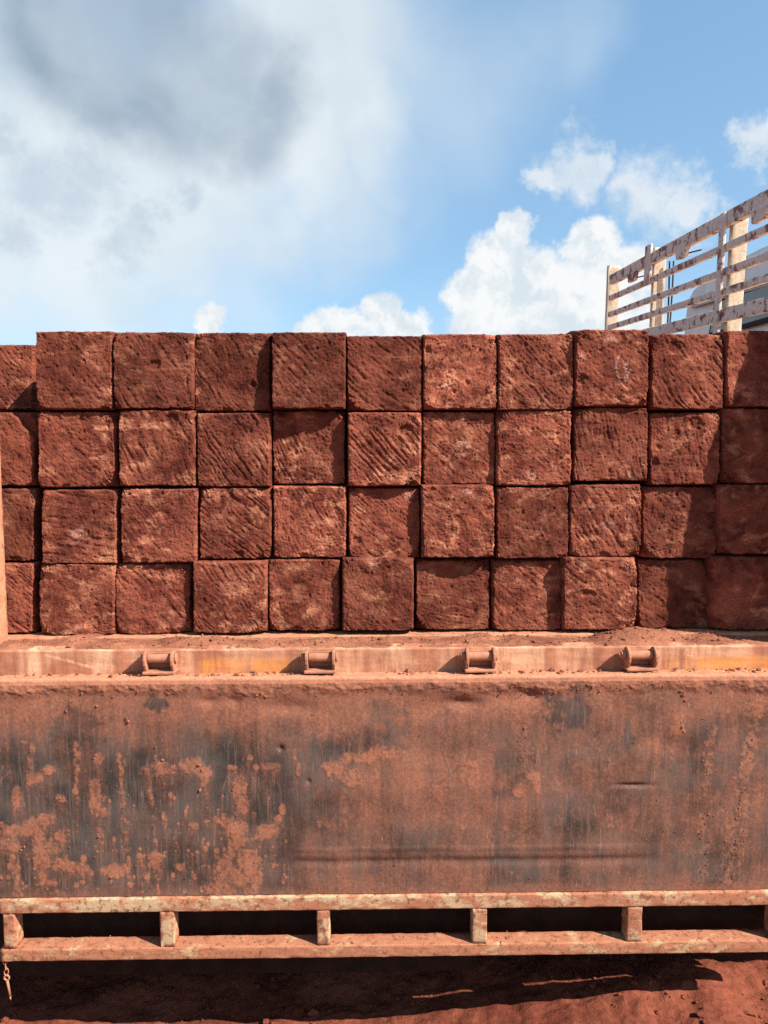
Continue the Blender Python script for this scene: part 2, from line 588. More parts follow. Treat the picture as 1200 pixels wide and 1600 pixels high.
M_POST = mat_flaked('dusted_post', (0.44, 0.24, 0.135), (0.20, 0.072, 0.042), (0.34, 0.145, 0.083), 0.52, 0.64, 0.54, 0.68)
M_FENCE = mat_flaked('rusty_fence_paint', (0.74, 0.60, 0.51), (0.19, 0.06, 0.045), (0.62, 0.46, 0.38), 0.40, 0.50, 0.515, 0.58, 0.24)
M_FPOST = mat_flaked('cream_post_paint', (0.58, 0.48, 0.37), (0.46, 0.24, 0.12), (0.52, 0.40, 0.29), 0.40, 0.52, 0.56, 0.64, 0.35)
M_DARK = mat_plain('underbody_black', (0.026, 0.014, 0.010), 0.9, spec=0.1)
M_RUBBER = mat_plain('rubber', (0.02, 0.018, 0.017), 0.85)
M_WHITE = mat_plain('white_body_paint', (0.68, 0.66, 0.62), 0.45, 0.06, 4)
M_TRIM = mat_plain('grey_trim', (0.42, 0.38, 0.34), 0.6, 0.1, 8)
M_GLASS = mat_plain('dark_glass', (0.05, 0.075, 0.075), 0.12, 0.3, 3, bump=0.0, spec=0.6)
M_CABLE = mat_plain('black_cable', (0.02, 0.02, 0.02), 0.6)
M_BLUE = mat_plain('truck_cab_paint', (0.42, 0.16, 0.09), 0.7, 0.15, 6)

# ------------------------------------------------------------------ key depths and heights
Y_BLOCK = 2.20
Y_BEAM = 2.07
Y_BOARD = 1.99
Z_BED = Zc(989, Y_BLOCK)
Z_BEAM0 = Zc(1050, Y_BEAM)
Z_BEAM1 = Zc(1013, Y_BEAM)
Z_LIP = Zc(1060, Y_BOARD)
Z_PB = Zc(1396, Y_BOARD)        # bottom of the sheet
X_L = P(3, 1450, Y_BOARD).x     # left end of the board
X_R = P(1232, 1250, Y_BOARD).x


# ------------------------------------------------------------------ ground
def ground_h(x, y):
    base = np.clip(y - 5.2, 0, 40) * math.tan(R(3.7))
    near = np.exp(-((x) ** 2 + (y - 2.2) ** 2) / 18.0)
    h = 0.05 * fbm(x * 1.7, y * 1.7, 3, 4) + near * (0.030 * fbm(x * 6, y * 6, 8, 4) + 0.012 * np.abs(fbm(x * 19, y * 19, 12, 3)))
    # churned ridge on the right, hollow under the truck on the left
    h = h + 0.05 * np.exp(-(((x - 0.95) / 0.40) ** 2 + ((y - 2.05) / 0.22) ** 2)) 
    h = h - 0.075 * (1 - sstep(x, -0.1, 0.9)) * np.exp(-((y - 2.2) / 2.0) ** 2)
    return base + h


def warp_axis(c, lo, hi, fine, n_far):
    a = np.arange(c - fine[0], c + fine[0], fine[1])
    up = a[-1] + np.cumsum(fine[1] * 1.16 ** np.arange(1, n_far))
    dn = a[0] - np.cumsum(fine[1] * 1.16 ** np.arange(1, n_far))
    ax = np.concatenate([dn[::-1], a, up])
    return ax[(ax > lo) & (ax < hi)]


gx = warp_axis(0.1, -900, 900, (1.7, 0.0085), 80)
gy = warp_axis(2.15, -900, 900, (0.55, 0.0065), 90)
GX, GY = np.meshgrid(gx, gy, indexing='ij')
GZ = ground_h(GX, GY)
me = mesh_np('ground', np.stack([GX, GY, GZ], -1).reshape(-1, 3), grid_quads(len(gx), len(gy)))
tag(link('ground', me, M_SOIL), kind='structure')
rng = np.random.default_rng(5)
n = 4500
cx = rng.uniform(-1.6, 1.7, n); cy = rng.uniform(1.75, 2.75, n)
sz = rng.gamma(1.2, 0.0028, n) + 0.0012
keep = (fbm(cx * 3, cy * 3, 77, 3) > -0.05)
cx, cy, sz = cx[keep], cy[keep], np.minimum(sz[keep], 0.022)
cz = ground_h(cx, cy)
cl = lumps('soil_clods', np.stack([cx, cy, cz + sz * 0.15], 1), sz, M_SOIL, seed=2, squash=(1, 1, 0.7))
tag(cl, 'loose crumbs of red earth scattered on the ground under the truck', 'soil', kind='stuff')

# ------------------------------------------------------------------ the loaded truck
truck = tag(empty('flatbed_truck', (0, 3.3, 0)), 'red dust covered flatbed truck with its dented side board folded down', 'truck')


def tp(o):
    """parent to the truck keeping world coordinates"""
    o.parent = truck
    o.matrix_parent_inverse = Matrix.Translation(truck.location).inverted()
    return o


TX0, TX1 = -2.75, 1.36
# floor of the bed, its edge plate showing under the blocks
tp(box('bed_floor', TX0, TX1, Y_BEAM + 0.035, 4.52, Z_BED - 0.09, Z_BED - 0.018, M_DARK))
tp(wbar('floor_edge_plate', TX0, TX1, Y_BLOCK - 0.022, Y_BLOCK + 0.05, Z_BED - 0.0175, Z_BED - 0.002, M_POST, None, amp=0.002, seed=4))


# side beam with the hinges: dusty face, cream patches, orange primer
def attr_beam():
    xs = np.linspace(TX0, TX1, 700); nz = 26
    prof = []
    zt, zb = Z_BEAM1, Z_BEAM0 - 0.03
    for k in range(8):                                    # rounded top edge
        a = k / 7 * math.pi / 2
        prof.append((Y_BEAM + 0.004 - 0.004 * math.sin(a), zt - 0.004 + 0.004 * math.cos(a)))
    prof = [(Y_BEAM + 0.05, zt)] + prof
    for f in np.linspace(0, 1, nz)[1:]:
        prof.append((Y_BEAM, zt - 0.004 + (zb - zt + 0.004) * f))
    prof.append((Y_BEAM + 0.05, zb))
    prof = np.array(prof)
    X, I = np.meshgrid(xs, np.arange(len(prof)), indexing='ij')
    Yv = prof[I, 0] + 0.002 * fbm(X * 9, prof[I, 1] * 30, 4, 3)
    Zv = prof[I, 1] + 0.0015 * fbm(X * 30, I * 0.2, 9, 3)
    me = mesh_np('side_beam', np.stack([X, Yv, Zv], -1).reshape(-1, 3), grid_quads(len(xs), len(prof)))
    bx = (X - X_L) / (X_R - X_L) * 1228 + 4
    cream = np.zeros_like(X)
    for (c, w, a) in ((50, 12, .95), (160, 17, .9), (295, 14, .5), (545, 26, .45), (400, 45, .3), (815, 45, .7), (905, 30, .4), (1033, 12, .85), (1120, 70, .55), (30, 8, .4), (700, 18, .3), (600, 25, .35)):
        cream = np.maximum(cream, a * sstep(w - np.abs(bx - c), -3, 6))
    cream = np.maximum(cream, 0.6 * sstep(fbm(X * 7, Zv * 4, 21, 4), 0.15, 0.4))
    # one long scrape
    zf = (zt - Zv) / (zt - zb)
    sc = np.abs(zf - (0.12 + 0.0052 * (bx - 70))) * 40
    cream = np.maximum(cream, sstep(2.2 - sc, 0, 1.2) * (bx > 70) * (bx < 150))
    rust = 0.9 * sstep(80 - np.abs(bx - 385), -5, 15) * sstep(zf, 0.2, 0.35) + 0.95 * sstep(95 - np.abs(bx - 1145), -2, 4) * sstep(zf, 0.28, 0.36)
    add_attr(me, 'cream', np.clip(cream, 0, 1)); add_attr(me, 'rust', np.clip(rust, 0, 1))
    return link('side_beam', me, M_BEAM)


tp(attr_beam())
tp(box('beam_core', TX0, TX1, Y_BEAM + 0.012, Y_BEAM + 0.034, Z_BEAM0 - 0.03, Z_BEAM1 - 0.012, M_DARK))


# loose earth lying along the ledge
def ledge():
    xs = np.linspace(TX0 + 0.6, TX1, 900); ys = np.linspace(Y_BEAM + 0.003, Y_BLOCK + 0.03, 44)
    X, Yv = np.meshgrid(xs, ys, indexing='ij')
    t = (Yv - ys[0]) / (ys[-1] - ys[0])
    h = 0.004 + 0.016 * sstep(fbm(X * 6, Yv * 10, 31, 4), -0.35, 0.5) * np.sin(np.clip(t, 0, 1) * math.pi) ** 0.7
    h += 0.006 * np.abs(fbm(X * 40, Yv * 40, 35, 4)) * sstep(t, 0.0, 0.15)
    # heaps at the foot of the stack
    for (c, w, a) in ((0.80, 0.08, 0.016), (-0.85, 0.05, 0.014), (0.72, 0.05, 0.012), (-0.45, 0.04, 0.008), (0.3, 0.06, 0.006)):
        h += a * np.exp(-((X - c) / w) ** 2) * sstep(t, 0.25, 0.8)
    h += -0.012 * sstep(0.12 - t, 0, 0.1) * sstep(fbm(X * 12, X * 0, 14, 3), -0.1, 0.4)
    Z = Z_BEAM1 - 0.006 + h + (Z_BED - Z_BEAM1 - 0.012) * sstep(t, 0.1, 0.9)
    me = mesh_np('ledge_soil', np.stack([X, Yv, Z], -1).reshape(-1, 3), grid_quads(len(xs), len(ys)))
    o = tag(link('ledge_soil', me, M_DIRT), 'loose red soil lying along the ledge below the stacked blocks', 'soil', kind='stuff')
    rng = np.random.default_rng(8)
    n = 900
    i = rng.integers(0, len(xs), n); j = (rng.beta(2, 1.6, n) * (len(ys) - 6)).astype(int)
    s = np.minimum(rng.gamma(1.5, 0.0013, n) + 0.001, 0.0085)
    g = tag(lumps('ledge_grit', np.stack([X[i, j], Yv[i, j], Z[i, j] + s * 0.2], 1), s, M_DIRT, seed=9),
            'small crumbs and grit strewn on the dusty ledge', 'grit', kind='stuff')


ledge()


# hinges
def hinge(px):
    x = P(px, 1035, 2.03).x
    zc = Zc(1028, 2.03)
    bm = bmesh.new()
    bm_box(bm, x - 0.044, x + 0.044, Y_BEAM - 0.05, Y_BEAM - 0.001, zc - 0.041, zc - 0.033)     # lower leaf
    bm_box(bm, x - 0.036, x + 0.036, Y_BEAM - 0.009, Y_BEAM - 0.0015, zc - 0.033, zc + 0.012)      # back leaf
    hg = tp(bm_done(bm, 'hinge', M_HINGE, None, 0.0025))
    for s in (-1, 1):
        bm = bmesh.new()
        prof = [(0.0, -0.032), (-0.040, -0.032), (-0.050, -0.014)]
        for k in range(9):
            a = math.pi + (math.pi) * -k / 8
            prof.append((-0.028 + 0.024 * math.cos(a), 0.0 + 0.024 * math.sin(a)))
        prof += [(0.0, 0.0)]
        vs = [bm.verts.new((x + s * 0.037 - 0.004, Y_BEAM - 0.001 + p[0], zc + p[1])) for p in prof]
        f = bm.faces.new(vs)
        r = bmesh.ops.extrude_face_region(bm, geom=[f])
        for v in [g for g in r['geom'] if isinstance(g, bmesh.types.BMVert)]:
            v.co.x += 0.008
        bmesh.ops.recalc_face_normals(bm, faces=bm.faces)
        e = bm_done(bm, 'ear', M_HINGE, None, 0.002)
        e.parent = hg
    bm = bmesh.new()
    yp = Y_BEAM - 0.028
    bm_tube(bm, (x - 0.0322, yp, zc), (x + 0.0322, yp, zc), 0.0125, seg=18)
    bm_tube(bm, (x - 0.055, yp, zc), (x - 0.0418, yp, zc), 0.0115, seg=6)
    bm_tube(bm, (x - 0.061, yp, zc), (x - 0.054, yp, zc), 0.006, seg=10)
    bm_tube(bm, (x + 0.0418, yp, zc), (x + 0.0475, yp, zc), 0.0135, seg=16)
    p = bm_done(bm, 'hinge_pin', M_HINGE, None, 0.0015)
    p.parent = hg
    return hg


for i, px in enumerate((248, 500, 751, 1003)):
    hinge(px)


# ---- folded-down side board
def side_board():
    nx, nz = 960, 270
    rl = 0.010
    zt = Z_LIP - rl; zb = Z_PB
    xs = np.linspace(X_L, X_R, nx)
    # rounded, mud-caked fold at the top, then the sheet
    us = np.concatenate([np.linspace(-1, 0, 34)[:-1], np.linspace(0, 1, nz)])
    X, U = np.meshgrid(xs, us, indexing='ij')
    bx = 4 + (X - X_L) / (X_R - X_L) * 1228            # board coordinates: about one photograph pixel per unit
    by = 1062 + np.clip(U, 0, 1) * 334
    depth_top = (Y_BEAM + 0.004) - Y_BOARD
    # ------------------ mud masks
    n1 = fbm(bx / 90, by / 60, 41, 5); n2 = fbm(bx / 24, by / 24, 43, 4); nv = fbm(bx / 14, by / 160, 47, 4)
    n3 = fbm(bx / 200, by / 130, 49, 3)
    n4 = fbm(bx / 9, by / 11, 53, 3)
    dust = 0.95 * sstep(1150 + 45 * n1 + 35 * nv - by, -45, 60)
    left = sstep(470 + 40 * n1 - bx, -40, 60)
    right = 1 - left
    dust = np.maximum(dust, right * np.clip(0.50 + 0.65 * n3 + 0.45 * n1 + 0.40 * nv + 0.15 * n2, 0.06, 1))
    dust = np.maximum(dust, left * np.clip(0.06 + 0.40 * n1 + 0.40 * nv, 0, 0.7))
    dust = np.maximum(dust, 0.75 * sstep(by + 14 * n2, 1368, 1396) * (0.6 + 0.4 * right))
    # dark wiped spots
    for (cx, cy, rx, ry, a) in ((255, 1095, 14, 16, .9), (130, 1130, 40, 26, .6), (885, 1105, 32, 34, .85), (980, 1150, 10, 20, .7), (1020, 1095, 50, 18, .35), (1190, 1130, 30, 60, .45), (620, 1150, 20, 25, .5),
                                (790, 1200, 20, 40, .45), (520, 1230, 40, 60, .4), (1090, 1260, 30, 90, .3), (950, 1200, 60, 60, .25), (610, 1110, 25, 16, .4)):
        q = ((bx - cx) / rx) ** 2 + ((by - cy) / ry) ** 2 + 2.6 * n2 + 1.6 * n4 + 1.0 * n1
        dust = dust * (1 - a * sstep(1.3 - q, -0.5, 1.2))
    mud = np.zeros_like(X)

    def splat(cx, cy, rx, ry, ang=0.0, a=1.0, rag=0.5):
        nonlocal mud
        c, s = math.cos(ang), math.sin(ang)
        dx, dy = bx - cx, by - cy
        q = ((dx * c + dy * s) / rx) ** 2 + ((-dx * s + dy * c) / ry) ** 2
        mud = np.maximum(mud, a * sstep(1.15 - q - rag * (2.6 * n2 + 1.6 * n4 + 0.8 * nv), -0.7, 1.2))

    def drip(x0, y0, x1, y1, w0, w1=None, a=1.0):
        nonlocal mud
        w1 = w0 if w1 is None else w1
        t = np.clip((by - y0) / (y1 - y0), 0, 1)
        xc = x0 + (x1 - x0) * t + 3 * perlin(by / 40, by * 0 + x0, 3)
        w = (w0 + (w1 - w0) * t) * (1 + 0.6 * n2)
        mud = np.maximum(mud, a * (0.9 - 0.35 * t + 0.5 * n4) * sstep(w * (1 + 1.2 * n4) - np.abs(bx - xc), -4.5, 4.5) * sstep(by, y0 - 6, y0 + 4) * sstep(y1 + 6 - by, 0, 10))

    for s in ((37, 1240, 9, 20), (50, 1285, 55, 14, -0.35), (85, 1312, 36, 16, -0.5), (70, 1330, 14, 50), (100, 1345, 40, 10, 0.2), (18, 1312, 26, 12), (258, 1196, 24, 15), (308, 1190, 22, 14), (325, 1200, 12, 14), (368, 1193, 10, 4),
              (425, 1190, 16, 7), (245, 1338, 12, 15), (262, 1268, 5, 10), (283, 1349, 8, 6), (110, 1344, 12, 7), (84, 1373, 10, 7), (108, 1342, 5, 12), (65, 1375, 10, 5), (104, 1238, 8, 7), (85, 1195, 14, 8),
              (60, 1210, 10, 14), (340, 1275, 14, 5, .4), (305, 1285, 9, 6), (327, 1278, 5, 5), (420, 1295, 30, 12, -.2), (185, 1355, 22, 12), (180, 1350, 10, 14), (165, 1178, 8, 10), (155, 1240, 10, 30),
              (380, 1235, 13, 40), (370, 1300, 20, 40), (378, 1360, 42, 40), (350, 1385, 30, 14), (470, 1195, 5, 14), (575, 1178, 55, 11, -0.12), (540, 1200, 30, 16, 0.2), (548, 1215, 14, 10), (740, 1208, 8, 26, .12), (735, 1190, 12, 6),
              (812, 1233, 10, 11), (838, 1225, 7, 15, -.2), (832, 1210, 12, 8), (682, 1237, 16, 14, 0, .6), (722, 1290, 6, 5), (870, 1280, 8, 9, 0, .55), (955, 1290, 14, 4, 0, .6), (1055, 1135, 13, 22, .25), (1045, 1165, 10, 26, 0, .6), (930, 1165, 10, 16, 0, .5), (600, 1170, 20, 14, 0, .7),
              (510, 1130, 45, 24, .2, .55), (690, 1100, 70, 12, 0, .45), (900, 1080, 80, 10, 0, .6), (420, 1085, 20, 10, 0, .7), (1010, 1085, 60, 14, .2, .55), (820, 1180, 16, 30, 0, .5)):
        splat(*s)
    for d in ((195, 1165, 205, 1372, 4, 5), (240, 1190, 246, 1305, 3, 2), (262, 1280, 260, 1315, 1.6, 1.2), (60, 1150, 58, 1200, 7, 4), (25, 1140, 26, 1190, 3, 1), (130, 1150, 128, 1260, 5, 2), (162, 1210, 165, 1330, 8, 4), (28, 1330, 33, 1395, 7, 9),
              (226, 1330, 222, 1395, 3, 4), (248, 1345, 249, 1395, 5, 2), (236, 1340, 234, 1385, 3, 2), (325, 1205, 327, 1250, 6, 2), (390, 1300, 391, 1395, 2, 2), (300, 1250, 283, 1300, 2, 2), (1176, 1085, 1142, 1392, 9, 14, .95), (1108, 1130, 1096, 1390, 8, 10, .7), (1180, 1075, 1178, 1110, 5, 4), (1135, 1080, 1130, 1130, 4, 2),
              (465, 1165, 462, 1240, 4, 2, .7), (560, 1200, 556, 1330, 3, 1, .5), (640, 1130, 638, 1200, 3, 2, .5), (745, 1225, 742, 1290, 3, 1, .5), (950, 1270, 946, 1290, 4, 8, .6), (963, 1270, 958, 1292, 3, 6, .5), (1045, 1150, 1042, 1210, 4, 2, .7), (815, 1130, 812, 1190, 6, 3, .6),
              (660, 1290, 658, 1390, 6, 9, .35), (760, 1300, 757, 1390, 7, 4, .3), (530, 1345, 527, 1392, 3, 4, .6), (545, 1345, 543, 1392, 2, 3, .5), (1160, 1300, 1155, 1392, 12, 20, .5)):
        drip(*d)
    rng = np.random.default_rng(12)
    for k in range(240):                                   # fine spatter, thickest low on the left
        cx = rng.choice([rng.uniform(0, 450), rng.uniform(0, 450), rng.uniform(300, 1228)])
        cy = 1396 - abs(rng.normal(0, 95))
        if cy < 1130: continue
        r = min(1.2 + rng.gamma(1.2, 1.3), 7)
        x0, x1 = np.searchsorted(xs, [X_L + (cx - 3 * r - 4) / 1228 * (X_R - X_L), X_L + (cx + 3 * r - 4) / 1228 * (X_R - X_L)])
        if x1 <= x0: continue
        sl = slice(x0, x1)
        q = ((bx[sl] - cx) / r) ** 2 + ((by[sl] - cy) / (r * rng.uniform(0.8, 1.7))) ** 2
        mud[sl] = np.maximum(mud[sl], (1.0 if cx < 480 else 0.55) * sstep(1.4 - q - 0.5 * n2[sl], 0, 0.8))
    # rain has drawn every splash downward
    run = np.zeros_like(mud); cur = np.zeros(mud.shape[0])
    dec = 0.955 + 0.038 * sstep(fbm(xs * 120, xs * 0, 55, 3), -0.2, 0.45)
    for j in range(mud.shape[1]):
        if us[j] < 0: continue
        cur = np.maximum(np.maximum(mud[:, j], 0.5 * (by[:, j] < 1085)), cur * dec)
        run[:, j] = cur
    dust = np.maximum(dust, np.clip(run - 0.08, 0, 1) * (0.44 + 0.5 * n4))
    # scratches through the film
    for k in range(90):
        cx, cy = rng.uniform(0, 1228), rng.uniform(1080, 1390)
        an = rng.normal(1.2, 0.5) * rng.choice([-1, 1]); ln = rng.uniform(10, 55)
        x0, x1 = np.searchsorted(xs, [X_L + (cx - ln - 8) / 1228 * (X_R - X_L), X_L + (cx + ln) / 1228 * (X_R - X_L)])
        if x1 <= x0: continue
        sl = slice(x0, x1); c, s_ = math.cos(an), math.sin(an)
        dx, dy = bx[sl] - cx, by[sl] - cy
        m_ = sstep(1.5 - np.abs(-dx * s_ + dy * c + 1.5 * n1[sl]), 0, 1) * (np.abs(dx * c + dy * s_) < ln / 2)
        dust[sl] = dust[sl] * (1 - rng.uniform(.2, .7) * m_) if rng.random() < 0.6 else np.maximum(dust[sl], rng.uniform(.3, .8) * m_)
    # caked upper edge
    mud = np.maximum(mud, 0.95 * sstep(1076 + 16 * n1 + 9 * n2 - by, -3, 9))
    mud = np.where(U < 0, np.maximum(mud, 0.85), mud)
    # ------------------ relief
    dz = 0.004 * fbm(X * 2.4, by / 180, 5, 3) + 0.0016 * fbm(X * 9, by / 60, 6, 3)
    # long crease pressed into the sheet and the bulge above it
    inx = sstep(bx, 440, 480) * sstep(1060 - bx, 0, 90)
    dz += 0.006 * (0.65 + 0.6 * fbm(bx / 70, by * 0, 66, 3)) * inx * (sstep(by, 1318 + 4 * n3, 1329) - sstep(by, 1337, 1352 + 4 * n3)) * -1.0
    dz += inx * 0.004 * np.exp(-((by - 1343) / 7) ** 2)
    dz += -0.0045 * sstep(bx + 8 * n1, 440, 480) * sstep(1090 - bx, 0, 200) * sstep(by, 1160, 1240) * sstep(1330 - by, 0, 10)
    for (cx, cy, rx, ry, a) in ((722, 1096, 26, 9, .010), (690, 1105, 40, 18, .006), (800, 1088, 40, 16, .006), (460, 1100, 40, 12, .006), (372, 1090, 10, 8, .005), (985, 1226, 26, 3.5, .006), (1040, 1165, 30, 22, .007), (935, 1160, 40, 30, .005), (335, 1090, 14, 6, .004), (640, 1150, 30, 24, .005),
                                (443, 1164, 5, 5, .006), (485, 1215, 4, 4, .004), (1005, 1175, 30, 26, -.005), (880, 1230, 60, 40, .005), (560, 1270, 50, 30, .004), (830, 1085, 14, 8, .007)):
        dz += a * np.exp(-((bx - cx) / rx) ** 2 - ((by - cy) / ry) ** 2)
    thick = sstep(mud, 0.35, 0.7)
    dz -= thick * (0.0003 + 0.0006 * np.clip(0.3 + fbm(bx / 7, by / 7, 60, 3), 0, 1))
    edge = sstep(1082 + 14 * n1 - by, -4, 14) * (U >= 0)
    dz -= edge * (0.003 + 0.0045 * np.clip(fbm(bx / 16, by / 12, 61, 4) + 0.25, 0, 1))
    Yv = Y_BOARD + dz
    Zv = zt + (zb - zt) * np.clip(U, 0, 1)
    # fold: from the beam forward over the top
    tf = np.clip(-U, 0, 1)
    topY = Y_BOARD + rl + (depth_top - rl) * np.clip((tf - 0.25) / 0.75, 0, 1)
    ang = np.clip(tf / 0.25, 0, 1) * math.pi / 2
    fy = np.where(tf < 0.25, Y_BOARD + rl - rl * np.cos(ang), topY) + (dz * (tf < 0.25))
    fz = np.where(tf < 0.25, zt + rl * np.sin(ang), zt + rl + (Z_BEAM0 - 0.004 - Z_LIP) * np.clip((tf - 0.25) / 0.75, 0, 1))
    crust = 0.0045 * (0.6 + fbm(X * 16, tf * 3, 71, 4)) + 0.004 * np.clip(fbm(X * 55, tf * 12, 73, 3), 0, 1)
    fz = fz + crust * sstep(tf, 0.0, 0.2)
    Yv = np.where(U < 0, fy, Yv); Zv = np.where(U < 0, fz, Zv)
    me = mesh_np('side_board', np.stack([X, Yv, Zv], -1).reshape(-1, 3), grid_quads(nx, len(us)))
    add_attr(me, 'dust', np.clip(dust, 0, 1)); add_attr(me, 'mud', np.clip(mud, 0, 1))
    add_attr(me, 'fold', sstep(-U, 0.02, 0.2))
    sb = tp(link('side_board', me, M_PANEL))

    def sub(o):
        o.parent = sb
        return o
    # back of the board: a second skin, so that it is a solid leaf
    sub(box('board_back', X_L + 0.002, X_R - 0.002, Y_BOARD + 0.022, Y_BOARD + 0.03, zb, zt - 0.012, M_DARK))
    sub(wbar('board_end', X_L - 0.003, X_L + 0.004, Y_BOARD + 0.010, Y_BOARD + 0.0215, zb + 0.002, zt - 0.012, M_POST, None, 'z'))
    # open frame under the sheet
    ZR0 = Zc(1421, Y_BOARD - 0.006); ZR1 = zb - 0.002
    YF0, YF1 = Y_BOARD - 0.008, Y_BOARD + 0.045
    ZB1 = Zc(1477, YF0); ZB0 = Zc(1496, YF0)
    sub(wbar('frame_rail', X_L - 0.004, X_R, YF0, YF1, ZR0, ZR1, M_RAIL, None, seed=2))
    sub(wbar('frame_rail', X_L - 0.004, X_R, YF0, YF1, ZB0, ZB1, M_RAIL2, None, seed=3))
    for (a, b) in ((4, 23), (249, 272), (495, 515), (738, 761), (980, 1004), (1208, 1232)):
        xa = P(a, 1450, YF0).x; xb = P(b, 1450, YF0).x
        sub(wbar('frame_upright', max(xa, X_L - 0.003), xb, YF0 + 0.0025, YF1 - 0.0025, ZB1 - 0.002, ZR0 + 0.002, M_RAIL, None, 'z', seed=a))
    # stuck clods
    rng = np.random.default_rng(31)
    pts = []; szs = []
    spots = [(118, 1103, .006), (209, 1115, .006), (211, 1120, .007), (165, 1095, .004), (160, 1172, .006), (158, 1176, .005), (262, 1180, .005), (318, 1188, .006), (322, 1196, .005), (318, 1228, .006), (430, 1190, .004), (433, 1194, .004), (103, 1238, .005),
             (160, 1300, .005), (190, 1220, .003), (45, 1315, .006), (40, 1320, .005), (365, 1295, .005), (176, 1365, .005), (70, 1137, .003), (415, 1078, .008), (421, 1082, .007), (408, 1080, .006), (488, 1075, .006), (535, 1080, .004), (1062, 1136, .007), (1060, 1128, .005), (1064, 1142, .006), (818, 1135, .005), (815, 1180, .003), (1058, 1080, .008), (1062, 1086, .008), (1065, 1094, .006), (1110, 1078, .005), (1155, 1075, .006), (1175, 1078, .006)]
    for (a, b, s) in spots:
        pts.append((X_L + (a - 4) / 1228 * (X_R - X_L), Y_BOARD - 0.001, zt + (zb - zt) * (b - 1062) / 334)); szs.append(s * 0.8)
    for k in range(330):
        t = rng.random()
        if t < 0.35:
            a = rng.uniform(5, 1225); b = 1068 + abs(rng.normal(0, 8)); s = rng.uniform(.0012, .004)
        elif t < 0.55:
            a = rng.normal(1178 - 0, 4); b = rng.uniform(1075, 1380); a -= (b - 1085) * 0.11; s = rng.uniform(.001, .003)
        elif t < 0.66:
            b = rng.uniform(1120, 1380); a = rng.normal(1102, 4); s = rng.uniform(.001, .0028)
        else:
            a = rng.uniform(5, 1225); b = rng.uniform(1090, 1392); s = rng.uniform(.0008, .0022)
        pts.append((X_L + (a - 4) / 1228 * (X_R - X_L), Y_BOARD - 0.002, zt + (zb - zt) * (b - 1062) / 334)); szs.append(s)
    mc = sub(lumps('mud_clods', pts, szs, M_MUD, seed=6, squash=(1, .7, 1)))
    mc['kind'] = 'stuff'
    # crumbs lying on the fold and on the bottom rail
    pts = []; szs = []
    for k in range(420):
        x = rng.uniform(X_L, X_R)
        if fbm(np.array([x * 5.0]), np.array([1.0]), 90, 3)[0] < -0.02 and rng.random() < 0.8: continue
        y = rng.uniform(Y_BOARD + 0.03, Y_BEAM - 0.004)
        s = min(0.0008 + rng.gamma(1.4, 0.0014), 0.007)
        pts.append((x, y, Z_LIP + 0.003 + (Z_BEAM0 - Z_LIP) * (y - Y_BOARD) / (Y_BEAM - Y_BOARD))); szs.append(s)
    for k in range(90):
        x = rng.uniform(X_L, X_R); pts.append((x, rng.uniform(YF0 + .004, YF1), ZB1 + .0005)); szs.append(rng.uniform(.0008, .003))
    cr = sub(lumps('fold_crumbs', pts, szs, M_DIRT, seed=16))
    cr['kind'] = 'stuff'
    return sb


side_board()
# the next board of the same truck, just out of the frame on the left
tp(wbar('side_board_rear', TX0, X_L - 0.035, Y_BOARD, Y_BOARD + 0.03, Z_PB, Z_LIP, M_POST, None, step=0.1))

tp(wbar('front_light_block', X_R + 0.006, 1.295, Y_BOARD, Y_BOARD + 0.03, 0.29, Z_LIP, M_POST, None, step=0.1))  # unseen panel added to stop sun leaking past the board's right end

# stake post at the left and the bulkhead corner post at the right
xa = P(11.5, 990, 2.16).x
sp = tp(wbar('stake_post', xa - 0.07, xa, 2.11, 2.165, Z_BED - 0.03, Z_BED + 1.05, M_POST, None, 'z', amp=0.002, seed=12))
lean_k = (P(-3, 640, 2.16).x - xa) / (P(1, 640, 2.16).z - P(11.5, 990, 2.16).z)
for v in sp.data.vertices:
    v.co.x += (v.co.z - Z_BED) * lean_k
XH = 1.225
tp(wbar('bulkhead_post', XH, XH + 0.07, 2.10, 2.19, Z_BED - 0.03, Z_BED + 1.5, M_POST, None, 'z', seed=14))
tp(box('bulkhead', XH + 0.012, XH + 0.05, 2.192, 4.5, Z_BED - 0.02, Z_BED + 0.74, M_POST, None))
bm = bmesh.new()                                        # unseen plate, its outline shaped to cast shade on the right-hand blocks
pr = [(2.0985, Z_BED + 0.0), (2.045, Z_BED + 0.0), (2.03, Z_BED + 0.3), (2.035, Z_BED + 0.52), (2.05, Z_BED + 0.74), (2.075, Z_BED + 0.92), (2.0985, Z_BED + 1.0)]
vs = [bm.verts.new((XH + 0.012, y, z)) for (y, z) in pr]
f = bm.faces.new(vs)
r = bmesh.ops.extrude_face_region(bm, geom=[f])
for v in [g for g in r['geom'] if isinstance(g, bmesh.types.BMVert)]:
    v.co.x += 0.035
bmesh.ops.recalc_face_normals(bm, faces=bm.faces)
tp(bm_done(bm, 'bulkhead_shade_plate', M_POST, None, 0.003))
# far side board, chassis, wheels and cab (beyond the frame or behind the load)
tp(box('far_board_shade_skirt', TX0, TX1, 4.53, 4.57, 0.30, Z_BED + 0.55, M_DARK, None))  # unseen far board, carried down low to darken the space under the bed
for y in (2.75, 3.85):
    tp(wbar('chassis_rail', TX0, 3.3, y, y + 0.09, 0.62, Z_BED - 0.10, M_DARK, None, step=0.2))
for x in (-2.3, -1.4, -0.5, 0.4, 1.2):
    tp(wbar('cross_member', x, x + 0.09, 2.15, 4.48, Z_BED - 0.20, Z_BED - 0.092, M_DARK, None, 'y', step=0.2))


